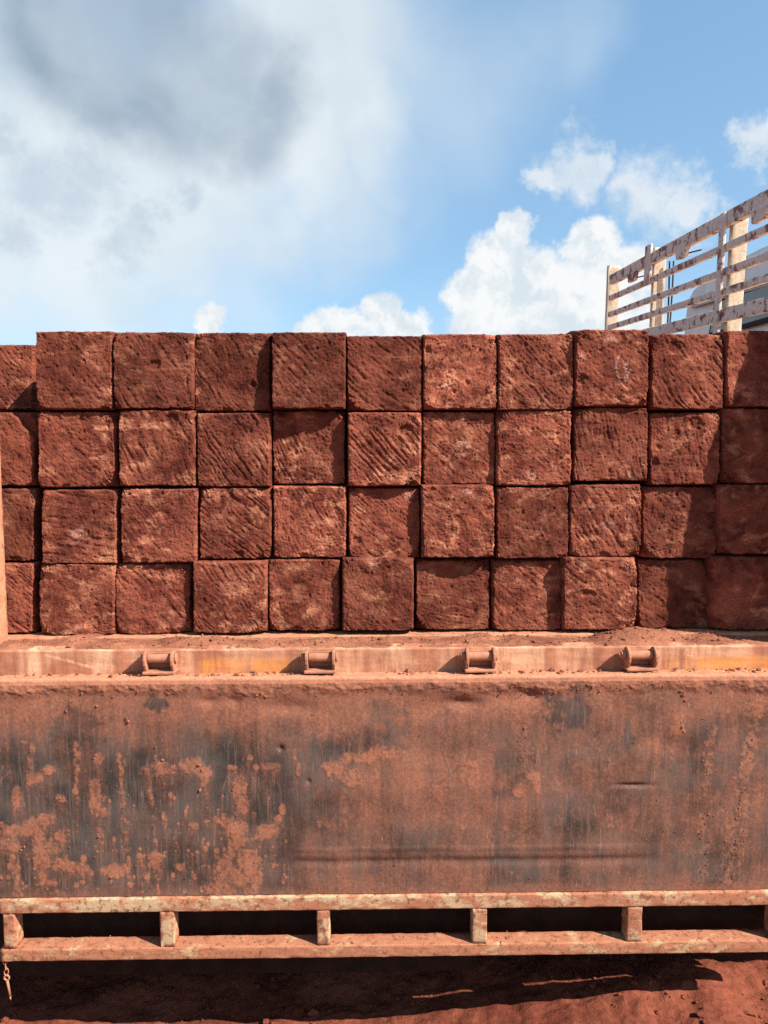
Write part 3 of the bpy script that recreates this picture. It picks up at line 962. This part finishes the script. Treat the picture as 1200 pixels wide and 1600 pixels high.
tp(wbar('slot_light_block', -1.9, 0.30, 2.085, 2.125, 0.115, 0.47, M_DARK, None, step=0.1))  # dark bars added to block light and view through the frame slots
tp(wbar('slot_light_block', 0.31, 1.20, 2.087, 2.123, 0.235, 0.47, M_DARK, None, step=0.1))
tk = tp(wbar('sun_block_tank', 1.30, 2.02, 2.03, 2.50, 0.36, 0.90, M_BLUE, None, step=0.05, bev=0.06))  # unseen tank with cap and straps, added to keep sun from under the bed
bm = bmesh.new()
bm_tube(bm, (1.8, 2.2, 0.895), (1.8, 2.2, 0.945), 0.06, seg=20)
fc = bm_done(bm, 'sun_block_tank_cap', M_DARK, None, 0.006)
fc.parent = tk
for x in (1.45, 1.85):
    st = wbar('sun_block_tank_strap', x, x + 0.04, 2.018, 2.512, 0.348, 0.912, M_DARK, None, 'x', step=0.02, bev=0.06)
    st.parent = tk
bm = bmesh.new()                                        # unseen arch over the front wheel, added to shade the ground underneath
nn = 14
ring = []
for k in range(nn + 1):
    a = math.pi * k / nn
    for rr in (0.58, 0.60):
        for y in (2.06, 2.62):
            ring.append(bm.verts.new((2.6 + rr * math.cos(a), y, 0.49 + rr * math.sin(a))))
for k in range(nn):
    a = ring[4 * k:4 * k + 4]; b = ring[4 * k + 4:4 * k + 8]
    for (i, j) in ((0, 1), (1, 3), (3, 2), (2, 0)):
        bm.faces.new((a[i], a[j], b[j], b[i]))
bm.faces.new([ring[i] for i in (0, 1, 3, 2)]); bm.faces.new([ring[-4 + i] for i in (0, 2, 3, 1)])
bmesh.ops.recalc_face_normals(bm, faces=bm.faces)
tp(bm_done(bm, 'sun_block_mudguard', M_BLUE, None))


def wheel(x, y):
    bm = bmesh.new()
    prof = [(0.24, -0.10), (0.30, -0.125), (0.44, -0.13), (0.485, -0.105), (0.50, -0.06), (0.50, 0.06), (0.485, 0.105), (0.44, 0.13), (0.30, 0.125), (0.24, 0.10)]
    n = 40
    rings = [[bm.verts.new((x + r * math.cos(2 * math.pi * k / n), y + w, 0.49 + r * math.sin(2 * math.pi * k / n))) for (r, w) in prof] for k in range(n)]
    for k in range(n):
        a, b = rings[k], rings[(k + 1) % n]
        for j in range(len(prof)):
            bm.faces.new((a[j], b[j], b[(j + 1) % len(prof)], a[(j + 1) % len(prof)]))
    bmesh.ops.recalc_face_normals(bm, faces=bm.faces)
    w = tp(bm_done(bm, 'wheel', M_RUBBER, None, smooth=True))
    bm = bmesh.new()
    bm_tube(bm, (x, y - 0.07, 0.49), (x, y + 0.07, 0.49), 0.245, seg=30)
    bm_tube(bm, (x, y - 0.12, 0.49), (x, y - 0.06, 0.49), 0.08, seg=16)
    rr = bm_done(bm, 'rim', M_POST, None, 0.004)
    rr.parent = w


for x in (-2.1, 2.6):
    for y in (2.45, 4.25):
        wheel(x, y)

# cab of the loaded truck (out of frame to the right)
bm = bmesh.new()
pr = [(1.42, 0.62), (3.35, 0.62), (3.42, 1.3), (3.25, 2.0), (3.05, 2.12), (2.0, 2.12), (1.9, 2.0), (1.9, 1.2), (1.42, 1.2)]
vs = [bm.verts.new((x, 2.24, z)) for (x, z) in pr]
f = bm.faces.new(vs)
r = bmesh.ops.extrude_face_region(bm, geom=[f])
for v in [g for g in r['geom'] if isinstance(g, bmesh.types.BMVert)]:
    v.co.y += 2.2
bmesh.ops.recalc_face_normals(bm, faces=bm.faces)
cab = tp(bm_done(bm, 'cab', M_BLUE, None, 0.05, seg=3))
wn = box('cab_window', 2.1, 3.0, 2.228, 2.246, 1.45, 1.95, M_GLASS, None, 0.006)
wn.parent = cab

# ------------------------------------------------------------------ laterite blocks
# front faces as measured in the photograph: x0, x1, y0, y1 (pixels), out (m toward the viewer), turn (deg), nod (deg), chisel, tone
ROWS = [
    [(-64, 53, 538, 641, -.24, 1, 0, .6, -.1), (55, 176, 517, 640, .012, 1, -1, .35, .1), (177, 302, 518, 639, .010, -2, 0, .7, -.1), (303, 423, 519, 643, -.010, 0, -1, .5, -.2), (424, 540, 518, 639, .016, -2, 2, .7, -.1),
     (541, 660, 524, 643, -.004, -2.5, 1, .7, -.5), (661, 777, 521, 640, .002, 2.5, 0, 1., .5), (778, 896, 521, 641, .012, 1, 0, .9, .1), (898, 1014, 514, 635, .022, -1, -2, .6, -.1), (1016, 1132, 521, 640, .008, -1, 0, .8, -.2), (1134, 1252, 516, 636, .012, 0, 0, .3, 0)],
    [(-62, 55, 644, 760, -.022, 0, 0, .4, 0), (59, 181, 643, 762, -.004, 0, -1, .4, .1), (184, 305, 640, 760, .008, 0, 0, .9, 0), (307, 422, 645, 761, .002, 2, -1, .9, .2), (425, 540, 641, 757, -.024, 4, -2, .5, .2),
     (543, 659, 644, 760, .012, 3, -1, 1.0, .3), (660, 774, 643, 758, -.016, 1, 0, .4, 0), (776, 893, 641, 759, .006, 2, 0, .4, .4), (895, 1013, 636, 752, .004, -2, -1, .9, -.2), (1015, 1125, 644, 758, -.004, 1, 0, .5, 0), (1127, 1245, 637, 756, .0, 0, 0, .2, -.1)],
    [(-60, 55, 763, 877, -.02, 0, 0, .4, -.1), (64, 183, 765, 881, .0, 1, 0, .9, .2), (188, 308, 763, 880, .006, 1, -1, .4, .1), (311, 424, 762, 874, .0, 1, 0, .9, .1), (426, 541, 760, 872, -.004, 2, -1, .6, .2),
     (544, 657, 762, 874, -.008, 0, 1, .6, -.1), (659, 773, 758, 872, .020, 3, -1, .3, .8), (775, 889, 761, 873, .004, 0, 0, .5, -.1), (890, 1002, 757, 870, .008, 1, 0, .9, 0), (1003, 1121, 760, 873, -.020, 2, 0, .3, 0), (1122, 1242, 757, 867, .0, 0, 0, .2, -.1)],
    [(-60, 53, 880, 990, -.016, 0, 0, .7, 0), (60, 179, 881, 993, .0, 0, 0, .7, 0), (180, 298, 881, 992, -.008, 0, 0, .7, 0), (300, 417, 877, 990, .014, 2, 0, .6, .2), (419, 532, 874, 986, -.002, 2, 0, .5, .1),
     (534, 647, 872, 986, .018, 0, 0, .5, .1), (649, 766, 875, 985, -.014, -3, 2, .6, -.6), (768, 878, 875, 985, -.012, -1, 1, .5, -.3), (880, 996, 871, 985, .018, 2, -2, .4, .4), (996, 1110, 874, 985, -.036, 0, 2, .4, -.3), (1112, 1230, 870, 985, .004, 0, 0, .3, .1)],
]
N = 100


def make_block(r, c, spec):
    x0, x1, y0, y1, out, turn, nod, chis, tone = spec
    seed = 100 + r * 37 + c * 5
    rng = np.random.default_rng(seed)
    Y = Y_BLOCK - out
    p00, p10, p01, p11 = P(x0, y1, Y), P(x1, y1, Y), P(x0, y0, Y), P(x1, y0, Y)
    zlo = (p00.z + p10.z) / 2; zhi = (p01.z + p11.z) / 2
    if r == 3:
        zlo = max(zlo, Z_BED - 0.001)
    cen = Vector(((p00.x + p10.x + p01.x + p11.x) / 4, Y, (zlo + zhi) / 2))
    W = ((p10.x - p00.x) + (p11.x - p01.x)) / 2; H = zhi - zlo
    lean = ((p01.x + p11.x) - (p00.x + p10.x)) / 2 / H
    u = np.linspace(-1, 1, N + 1)
    # denser towards the rim
    u = np.sign(u) * (1 - (1 - np.abs(u)) ** 1.12)
    U, V = np.meshgrid(u, u, indexing='ij')
    ox, oz = rng.uniform(0, 50, 2)
    X = U * W / 2; Z = V * H / 2
    ex = W / 2 - np.abs(X); ez = H / 2 - np.abs(Z)
    # ragged rim, worn corners
    rag = lambda s, k: fbm(X * s + ox, Z * s + oz, seed + k, 4)
    wear = np.clip(0.5 + 0.9 * fbm(X * 11 + ox, Z * 11 + oz, seed + 4, 3), 0, 1)
    nib = np.clip(fbm(X * 120 + oz, Z * 120 + ox, seed + 17, 3), -0.6, 1)
    inx = (0.0024 + 0.0050 * wear * np.clip(0.4 + 1.4 * rag(38, 1), 0, 1.4) + 0.0042 * nib); inz = (0.0018 + 0.0046 * wear * np.clip(0.4 + 1.4 * rag(38, 2), 0, 1.4) + 0.0036 * nib)
    fall = lambda e: np.clip(1 - e / 0.022, 0, 1) ** 2
    cw = rng.uniform(0.1, 1.0, 4) + (rng.random(4) < 0.30) * rng.uniform(1.2, 3.2, 4)
    cwm = np.where(X > 0, np.where(Z > 0, cw[0], cw[1]), np.where(Z > 0, cw[2], cw[3]))
    corner = np.clip(1 - np.hypot(ex, ez) / (0.022 + 0.010 * cwm), 0, 1) ** 1.5 * cwm * (1 + 0.8 * nib)
    Xd = X - np.sign(X) * (inx * fall(ex) + 0.006 * corner)
    Zd = Z - np.sign(Z) * (inz * fall(ez) + 0.006 * corner)
    rad = 0.0014 + 0.0075 * wear ** 2.5
    rd = lambda e: rad * (1 - np.sqrt(np.clip(1 - np.clip(1 - e / rad, 0, 1) ** 2, 0, 1)))
    D = np.maximum(rd(ex), rd(ez)) + 0.4 * np.minimum(rd(ex), rd(ez))
    # faces are split and hacked: broad swells, hacking furrows, crumbly grain, pits
    D = D + 0.0045 * rag(9, 5) + 0.0030 * rag(28, 6) + 0.0021 * rag(85, 7)
    an = R(rng.uniform(36, 66)) if rng.random() < 0.90 else R(rng.choice([-50, 10, 80]))
    ca, sa = math.cos(an), math.sin(an)
    al = X * ca - Z * sa; ac = X * sa + Z * ca
    ac = ac + 0.006 * perlin(X * 18 + oz, Z * 18 + ox, seed + 8)
    g1 = perlin(ac * rng.uniform(75, 165) + ox, al * rng.uniform(4, 9) + oz, seed + 9)
    g2 = perlin(ac * 190 + oz, al * 22 + ox, seed + 10)
    msk = sstep(fbm(X * 10 + oz, Z * 10 + ox, seed + 11, 3), -0.30, 0.22)
    crumb = fbm(X * 150 + ox, Z * 150 + oz, seed + 12, 3, 0.65)
    D = D + chis * msk * (0.0044 * np.clip(-g1 - 0.06, -0.22, 1) + 0.0022 * np.abs(g2))
    D = D + 0.0024 * crumb * (1.2 - 0.5 * msk)
    for k in range(rng.integers(6, 18)):
        px, pz = rng.uniform(-.46, .46) * W, rng.uniform(-.46, .46) * H
        rr = 0.0016 + rng.gamma(1.3, 0.0011)
        a = rng.uniform(0.7, 1.5)
        q = np.hypot((X - px) * a, (Z - pz) / a) / rr + 0.6 * crumb
        D = D + min(rr * 1.3, 0.006) * np.clip(1.15 - q, 0, 1) ** 0.8
    # larger broken-out spalls
    for k in range(rng.integers(1, 4)):
        px, pz = rng.uniform(-.5, .5) * W, rng.choice([-.5, .5, rng.uniform(-.5, .5)]) * H
        rr = rng.uniform(0.010, 0.024)
        q = np.hypot((X - px), (Z - pz) * rng.uniform(.8, 1.6)) / rr + 0.5 * rag(60, 13)
        D = D + 0.006 * sstep(1.1 - q, 0, 0.6)
    if (r, c) == (1, 0):                                     # stepped break at its upper corner
        q = (X - W * 0.5) + (Z - H * 0.5) + 0.075 + 0.012 * rag(30, 14)
        D = D + 0.030 * sstep(q, 0, 0.006)
        q2 = (X - W * 0.5) + (Z - H * 0.5) * 0.6 + 0.028 + 0.01 * rag(40, 15)
        D = D + 0.03 * sstep(q2, 0, 0.005)
    D = D - 0.0035
    tilt = -math.tan(R(turn)) * X * 1.0 + math.tan(R(nod)) * Z
    # +turn looks towards the sun (right), so its left side stands proud
    Yd = D + tilt
    Xf = Xd + lean * Z
    front = np.stack([Xf, Yd, Zd], -1).reshape(-1, 3)
    n1 = N + 1
    idx = np.arange(n1 * n1).reshape(n1, n1)
    per = np.concatenate([idx[:-1, 0], idx[-1, :-1], idx[:0:-1, -1], idx[0, :0:-1]])
    k = len(per)
    verts = [front]; quads = [grid_quads(n1, n1)]
    base = front[per]
    pu = U.reshape(-1)[per]; pv = V.reshape(-1)[per]
    prev = per
    cnt = len(front)
    L = 0.36 if c or r else 0.36
    for (dep, grow) in ((0.006, 0.35), (0.016, 0.75), (0.04, 1.0), (0.10, 1.0), (0.20, 1.0), (L, 0.95)):
        s = np.clip(fbm(pu * 6 + ox + dep * 20, pv * 6 + oz, seed + 20, 3), -1, 1) * 0.0016 * (dep < 0.3)
        full = np.stack([pu * (W / 2 + 0.0006 + s) + lean * pv * H / 2, np.full(k, dep), pv * (H / 2 + 0.0006 + s)], 1)
        ring = full.copy()
        ring[:, 0] = base[:, 0] * (1 - grow) + full[:, 0] * grow
        ring[:, 2] = base[:, 2] * (1 - grow) + full[:, 2] * grow
        ring[:, 1] = np.maximum(base[:, 1] + 0.002 * (dep / 0.006), 0) * (1 - grow) + dep * grow if dep < 0.04 else dep
        if dep < 0.04:
            ring[:, 1] = np.maximum(ring[:, 1], base[:, 1] + dep * 0.5)
        else:
            ring[:, 1] = np.maximum(ring[:, 1], base[:, 1] + 0.015 + dep * 0.2)
        verts.append(ring)
        cur = np.arange(cnt, cnt + k); cnt += k
        quads.append(np.stack([prev, cur, np.roll(cur, -1), np.roll(prev, -1)], 1))
        prev = cur
    # back cap: strips between opposite sides
    cv = np.array([[0, L, 0]]); verts.append(cv)
    half = k // 2
    cap = []
    for i in range(0, k, 2):
        cap.append((prev[i], cnt, prev[(i + 2) % k], prev[(i + 1) % k]))
    quads.append(np.array(cap))
    V3 = np.vstack(verts); Q = np.vstack(quads)
    me = mesh_np('laterite_block', V3, Q)
    pad = lambda a: np.concatenate([a.reshape(-1), np.zeros(len(V3) - n1 * n1)])
    pale = np.zeros_like(X)
    for (pr, pc, px, pz, pw) in ((3, 5, -0.01, 0.085, .02), (3, 8, 0.08, 0.09, .022), (3, 8, -0.05, 0.09, .02), (2, 1, 0.0, -0.02, .03), (2, 6, 0.03, 0.09, .02), (1, 7, -0.01, -0.08, .016), (0, 6, -0.05, -0.04, .018), (1, 8, 0.06, -0.09, .014), (0, 8, -0.01, 0.085, .02), (0, 8, -0.09, 0.03, .02), (1, 6, 0.01, 0.01, .025), (2, 5, 0.08, 0.09, .02), (2, 8, 0.01, -0.01, .02)):
        if (pr, pc) == (r, c):
            q = np.hypot(X - px, (Z - pz) * 1.3) / pw + 1.0 * rag(45, 30)
            pale = np.maximum(pale, sstep(1.2 - q, 0, 0.7))
    chalk = np.zeros_like(X)
    if (r, c) == (0, 8):                                     # chalked loop with a tail
        pl = [(968, 556), (962, 565), (961, 577), (965, 588), (974, 592), (980, 585), (978, 572), (972, 560), (976, 572), (981, 586), (977, 598), (972, 597), (984, 578), (986, 590)]
        sx = W / (x1 - x0); 
        pl = [((a - (x0 + x1) / 2) * sx, -(b - (y0 + y1) / 2) * sx) for a, b in pl]
        dist = np.full_like(X, 9.0)
        for (a, b) in zip(pl[:-1], pl[1:]):
            dx, dz = b[0] - a[0], b[1] - a[1]
            t = np.clip(((X - a[0]) * dx + (Z - a[1]) * dz) / (dx * dx + dz * dz), 0, 1)
            dist = np.minimum(dist, np.hypot(X - a[0] - t * dx, Z - a[1] - t * dz))
        chalk = sstep(0.0042 - dist - 0.0065 * rag(60, 33), -0.001, 0.0045)
    add_attr(me, 'pale', pad(pale)); add_attr(me, 'chalk', pad(chalk)); add_attr(me, 'tone', np.full(len(V3), tone))
    o = link('laterite_block', me, M_LAT, None, cen)
    ordn = ['cut off by the left edge', 'second', 'third', 'fourth', 'fifth', 'sixth', 'seventh', 'eighth', 'ninth', 'tenth', 'cut off by the right edge'][c]
    rown = ['top row', 'second row', 'third row', 'bottom row'][r]
    special = {(0, 0): 'recessed dark laterite block', (0, 8): 'laterite block with white chalk loop', (1, 0): 'laterite block with a stepped broken corner', (2, 6): 'pale orange protruding laterite block',
               (3, 6): 'dark brown recessed laterite block', (3, 8): 'laterite block with pale pink upper edge', (1, 4): 'half shaded recessed laterite block', (1, 5): 'deeply furrowed laterite block', (0, 6): 'furrowed orange laterite block',
               (3, 5): 'laterite block with a pinkish spot', (2, 9): 'laterite block crossed by a slanting shadow', (3, 9): 'half shaded laterite block', (0, 5): 'dull brown laterite block', (2, 1): 'laterite block with a pale scraped patch'}.get((r, c), 'red laterite block')
    lab = f'{special}, {ordn} from left, {rown}' if 0 < c < 10 else f'{special} {ordn}, {rown}'
    tag(o, lab, 'stone block', 'laterite blocks stacked on the truck bed')


for r, row in enumerate(ROWS):
    for c, spec in enumerate(row):
        make_block(r, c, spec)

# ------------------------------------------------------------------ locking pin on its chain
pin_o = Vector(P(8, 1500, Y_BOARD + 0.0))
pt = tag(empty('locking_pin', pin_o), 'rusty steel locking pin dangling on a short chain below the frame', 'pin')


def torus_mesh(R0, r0, stretch=1.0, n=18, m=8):
    a = np.linspace(0, 2 * np.pi, n, endpoint=False); b = np.linspace(0, 2 * np.pi, m, endpoint=False)
    A, B = np.meshgrid(a, b, indexing='ij')
    V = np.stack([(R0 + r0 * np.cos(B)) * np.cos(A), r0 * np.sin(B), (R0 + r0 * np.cos(B)) * np.sin(A) * stretch], -1).reshape(-1, 3)
    i, j = np.meshgrid(np.arange(n), np.arange(m), indexing='ij')
    f = lambda i, j: (i % n) * m + (j % m)
    Q = np.stack([f(i, j), f(i, j + 1), f(i + 1, j + 1), f(i + 1, j)], -1).reshape(-1, 4)
    return V, Q


Vt, Qt = torus_mesh(0.0052, 0.0014, 1.9)
lk = mesh_np('chain_link', Vt, Qt)
for k in range(3):
    o = link('chain_link', lk, M_DARK if k < 2 else M_HINGE, pt, (0.0008 * k, 0, -0.002 - 0.0165 * k))
    o.rotation_euler = (0, 0.08, R(90) * (k % 2) + 0.3)
bm = bmesh.new()
Vt, Qt = torus_mesh(0.0068, 0.0026, 1.0)
vs = [bm.verts.new(Vector(v) + Vector((0.002, 0, -0.052))) for v in Vt]
for q in Qt:
    bm.faces.new([vs[i] for i in q])
bm_tube(bm, (0.003, 0, -0.060), (0.0085, 0.001, -0.108), 0.0036, 0.003, 10)
bm_tube(bm, (0.0085, 0.001, -0.108), (0.0095, 0.001, -0.119), 0.003, 0.001, 10)
bm_done(bm, 'pin', M_HINGE, pt, smooth=True)

# ------------------------------------------------------------------ second truck with stake-side rack, parked behind on the right
DIRV = ray(605, 620).normalized()
A_D = 8.4
A = EYE + ray(953, 536) * A_D                       # far end of its rack
NRM = DIRV.cross(Vector((0, 0, 1))).normalized()    # points right of the run
UPV = NRM.cross(DIRV).normalized()
truck2 = tag(empty('stake_truck', A), 'truck with rusty cream slatted side rack parked behind the load', 'truck')
FR = Matrix((NRM, DIRV, UPV)).transposed()          # local x right, y away, z up
truck2.matrix_world = Matrix.Translation(A) @ FR.to_4x4()
INV2 = FR.transposed()


def onplane(px, py, lateral=0.0):
    d = ray(px, py)
    p0 = A + NRM * lateral
    t = (p0 - EYE).dot(NRM) / d.dot(NRM)
    return INV2 @ (EYE + d * t - A)


def rack():
    near = onplane(1330, 300).y
    ysx = 953
    hts = [(439, 0.100), (467, 0.052), (492, 0.052), (512, 0.052), (536, 0.095)]
    for i, (py, h) in enumerate(hts):
        z = onplane(ysx, py).z
        wbar('rack_rail', -0.03, 0.012 if i else 0.03, near, 0.02, z - h / 2, z + h / 2, M_FENCE, truck2, 'y', amp=0.004, step=0.08, seed=60 + i, bev=0.006)
    zb = onplane(ysx, 640).z - 0.1
    posts = [(952, 412, .11), (1018, 397, .11), (1136, 340, .11)]
    ys = []
    for (px, top, w) in posts:
        q = onplane(px, 450)
        ys.append(q.y)
    sp = (ys[0] - ys[2]) / 2
    ys = [ys[0], ys[1], ys[2], ys[2] - sp]
    zt = onplane(ysx, 439).z
    for i, y in enumerate(ys):
        top = zt + (0.17, 0.10, 0.03, 0.10)[i]
        wbar('rack_post', 0.014 if i else -0.02, 0.125 if i else 0.115, y, y + 0.055, zb, top, M_FPOST, truck2, 'z', amp=0.003, step=0.06, seed=80 + i, bev=0.006)
        # steel strap over the outer side
        if i in (1, 2):
            wbar('post_strap', -0.052, -0.031, y - (0.07 if i == 1 else 0.0), y + 0.08, zt - 0.23 if i == 1 else zb, zt + (0.12 if i == 1 else 0.04), M_FENCE, truck2, 'z', amp=0.002, step=0.05, seed=90 + i, bev=0.004)
    for px in (1000, 1076, 1195):
        q = onplane(px - 8, 420)
        bm = bmesh.new()
        bm_box(bm, -0.045, 0.0, q.y - 0.14, q.y + 0.10, zt - 0.135, zt - 0.047)
        for v in bm.verts:
            if v.co.z < zt - 0.09: v.co.y += 0.03 if v.co.y < q.y else -0.03
        bm_done(bm, 'hook_plate', M_FENCE, truck2, 0.008)
        bm = bmesh.new()
        bm_tube(bm, (-0.02, q.y - 0.10, zt - 0.11), (0.06, q.y - 0.20, zt - 0.10), 0.006, seg=8)
        bm_done(bm, 'hook_rod', M_DARK, truck2)
    # two hanging ropes by the second post
    for k, dx in enumerate((0.145, 0.165)):
        bm = bmesh.new()
        pts = [Vector((dx + 0.012 * math.sin(s * 2.1 + k), ys[1] - 0.03 - 0.02 * k, zt - 0.03 - 0.75 * s)) for s in np.linspace(0, 1, 9)]
        for a, b in zip(pts[:-1], pts[1:]):
            bm_tube(bm, a, b, 0.008, seg=6)
        bm_done(bm, 'rope', M_CABLE, truck2)
    # body under the rack
    box('truck_bed', -0.02, 2.25, near, 0.05, zb - 0.25, zb - 0.01, M_FPOST, truck2, 0.01)
    for x in (0.5, 1.6):
        box('chassis_rail', x, x + 0.1, near + 0.1, 1.9, zb - 0.5, zb - 0.26, M_DARK, truck2, 0.01)
    return zb, near


ZB2, NEAR2 = rack()
g2 = -(A.z - float(ground_h(np.array([A.x]), np.array([A.y]))[0]))
for (yw) in (-0.9, -2.3):
    for xw in (0.2, 2.0):
        bm = bmesh.new()
        rr = 0.45
        bm_tube(bm, (xw - 0.13, yw, g2 + rr), (xw + 0.13, yw, g2 + rr), rr, seg=32)
        bm_tube(bm, (xw - 0.14, yw, g2 + rr), (xw + 0.14, yw, g2 + rr), rr * 0.3, seg=16)
        bm_done(bm, 'wheel', M_RUBBER, truck2, 0.02)

# ------------------------------------------------------------------ white vehicle beyond the rack
LAT = 2.65
van = tag(empty('white_van', A), 'white high roofed van seen through the rack of the parked truck', 'van')
van.matrix_world = truck2.matrix_world.copy()


def build_van():
    gz = g2
    prof_px = [(1066, 560), (1069, 505), (1073, 470), (1080, 452), (1098, 432), (1132, 404), (1160, 386)]
    pts = [onplane(px, py, LAT) for (px, py) in prof_px]
    zt = pts[-1].z + 0.02
    back = pts[-1].y - 4.6
    prof = [(p.y, p.z) for p in pts] + [(pts[-1].y - 0.5, zt), (back + 0.15, zt), (back, zt - 0.2), (back, gz + 0.45), (pts[0].y + 0.05, gz + 0.45)]
    bm = bmesh.new()
    vs = [bm.verts.new((LAT, y, z)) for (y, z) in prof]
    f = bm.faces.new(vs)
    r = bmesh.ops.extrude_face_region(bm, geom=[f])
    for v in [g for g in r['geom'] if isinstance(g, bmesh.types.BMVert)]:
        v.co.x += 1.9
    # tumblehome: sides lean in above the gutter
    zg = onplane(1075, 466, LAT).z
    bmesh.ops.recalc_face_normals(bm, faces=bm.faces)
    for v in bm.verts:
        if v.co.z > zg + 0.05:
            k = (v.co.z - zg) / (zt - zg)
            v.co.x += (0.28 if v.co.x < LAT + 0.5 else -0.28) * k * k
    bm_done(bm, 'body', M_WHITE, van, 0.06, smooth=False, seg=4)
    # gutter, belt moulding
    for (py, h, w) in ((470, 0.06, 0.03), (481, 0.03, 0.015)):
        q = onplane(1078, py, LAT)
        wbar('gutter' if py == 470 else 'moulding', LAT - w, LAT + 0.05, back + 0.1, q.y - 0.08, q.z - h / 2, q.z + h / 2, M_TRIM, van, 'y', amp=0.0, step=0.3, bev=0.008)
    # side windows: black surround with the pane set into it
    def window(corners):
        c = [onplane(px, py, LAT) for (px, py) in corners]
        for nm, x, grow, mt in (('window_surround', LAT - 0.012, 0.0, M_RUBBER), ('pane', LAT - 0.018, 0.07, M_GLASS)):
            cy = sum(p.y for p in c) / 4; cz = sum(p.z for p in c) / 4
            bm = bmesh.new()
            vv = []
            for p in c:
                sy = 1 if p.y > cy else -1; sz = 1 if p.z > cz else -1
                vv.append(bm.verts.new((x, p.y - sy * grow, p.z - sz * grow * 0.8)))
            f = bm.faces.new(vv)
            r = bmesh.ops.extrude_face_region(bm, geom=[f])
            for v in [g for g in r['geom'] if isinstance(g, bmesh.types.BMVert)]:
                v.co.x += 0.05
            bmesh.ops.recalc_face_normals(bm, faces=bm.faces)
            o = bm_done(bm, nm, mt, van, 0.012)
            if nm == 'pane':
                o.parent = prev
            prev = o
    window([(1118, 468), (1107, 527), (1146, 518), (1150, 457)])
    window([(1156, 455), (1153, 516), (1240, 492), (1240, 426)])
    # windscreen and wheels
    p0, p1 = onplane(1074, 478, LAT), onplane(1069, 525, LAT)
    bm = bmesh.new()
    vv = [bm.verts.new((x, p.y + 0.012, p.z)) for (x, p) in ((LAT + 0.2, p0), (LAT + 1.7, p0), (LAT + 1.7, p1), (LAT + 0.2, p1))]
    f = bm.faces.new(vv)
    r = bmesh.ops.extrude_face_region(bm, geom=[f])
    for v in [g for g in r['geom'] if isinstance(g, bmesh.types.BMVert)]:
        v.co.y -= 0.03
    bmesh.ops.recalc_face_normals(bm, faces=bm.faces)
    bm_done(bm, 'windscreen', M_GLASS, van, 0.005)
    for yw in (pts[0].y - 0.8, back + 0.9):
        for xw in (LAT + 0.1, LAT + 1.8):
            bm = bmesh.new()
            bm_tube(bm, (xw - 0.1, yw, gz + 0.40), (xw + 0.1, yw, gz + 0.40), 0.38, seg=28)
            bm_tube(bm, (xw - 0.11, yw, gz + 0.40), (xw + 0.11, yw, gz + 0.40), 0.2, seg=20)
            bm_done(bm, 'wheel', M_RUBBER, van, 0.02)


build_van()
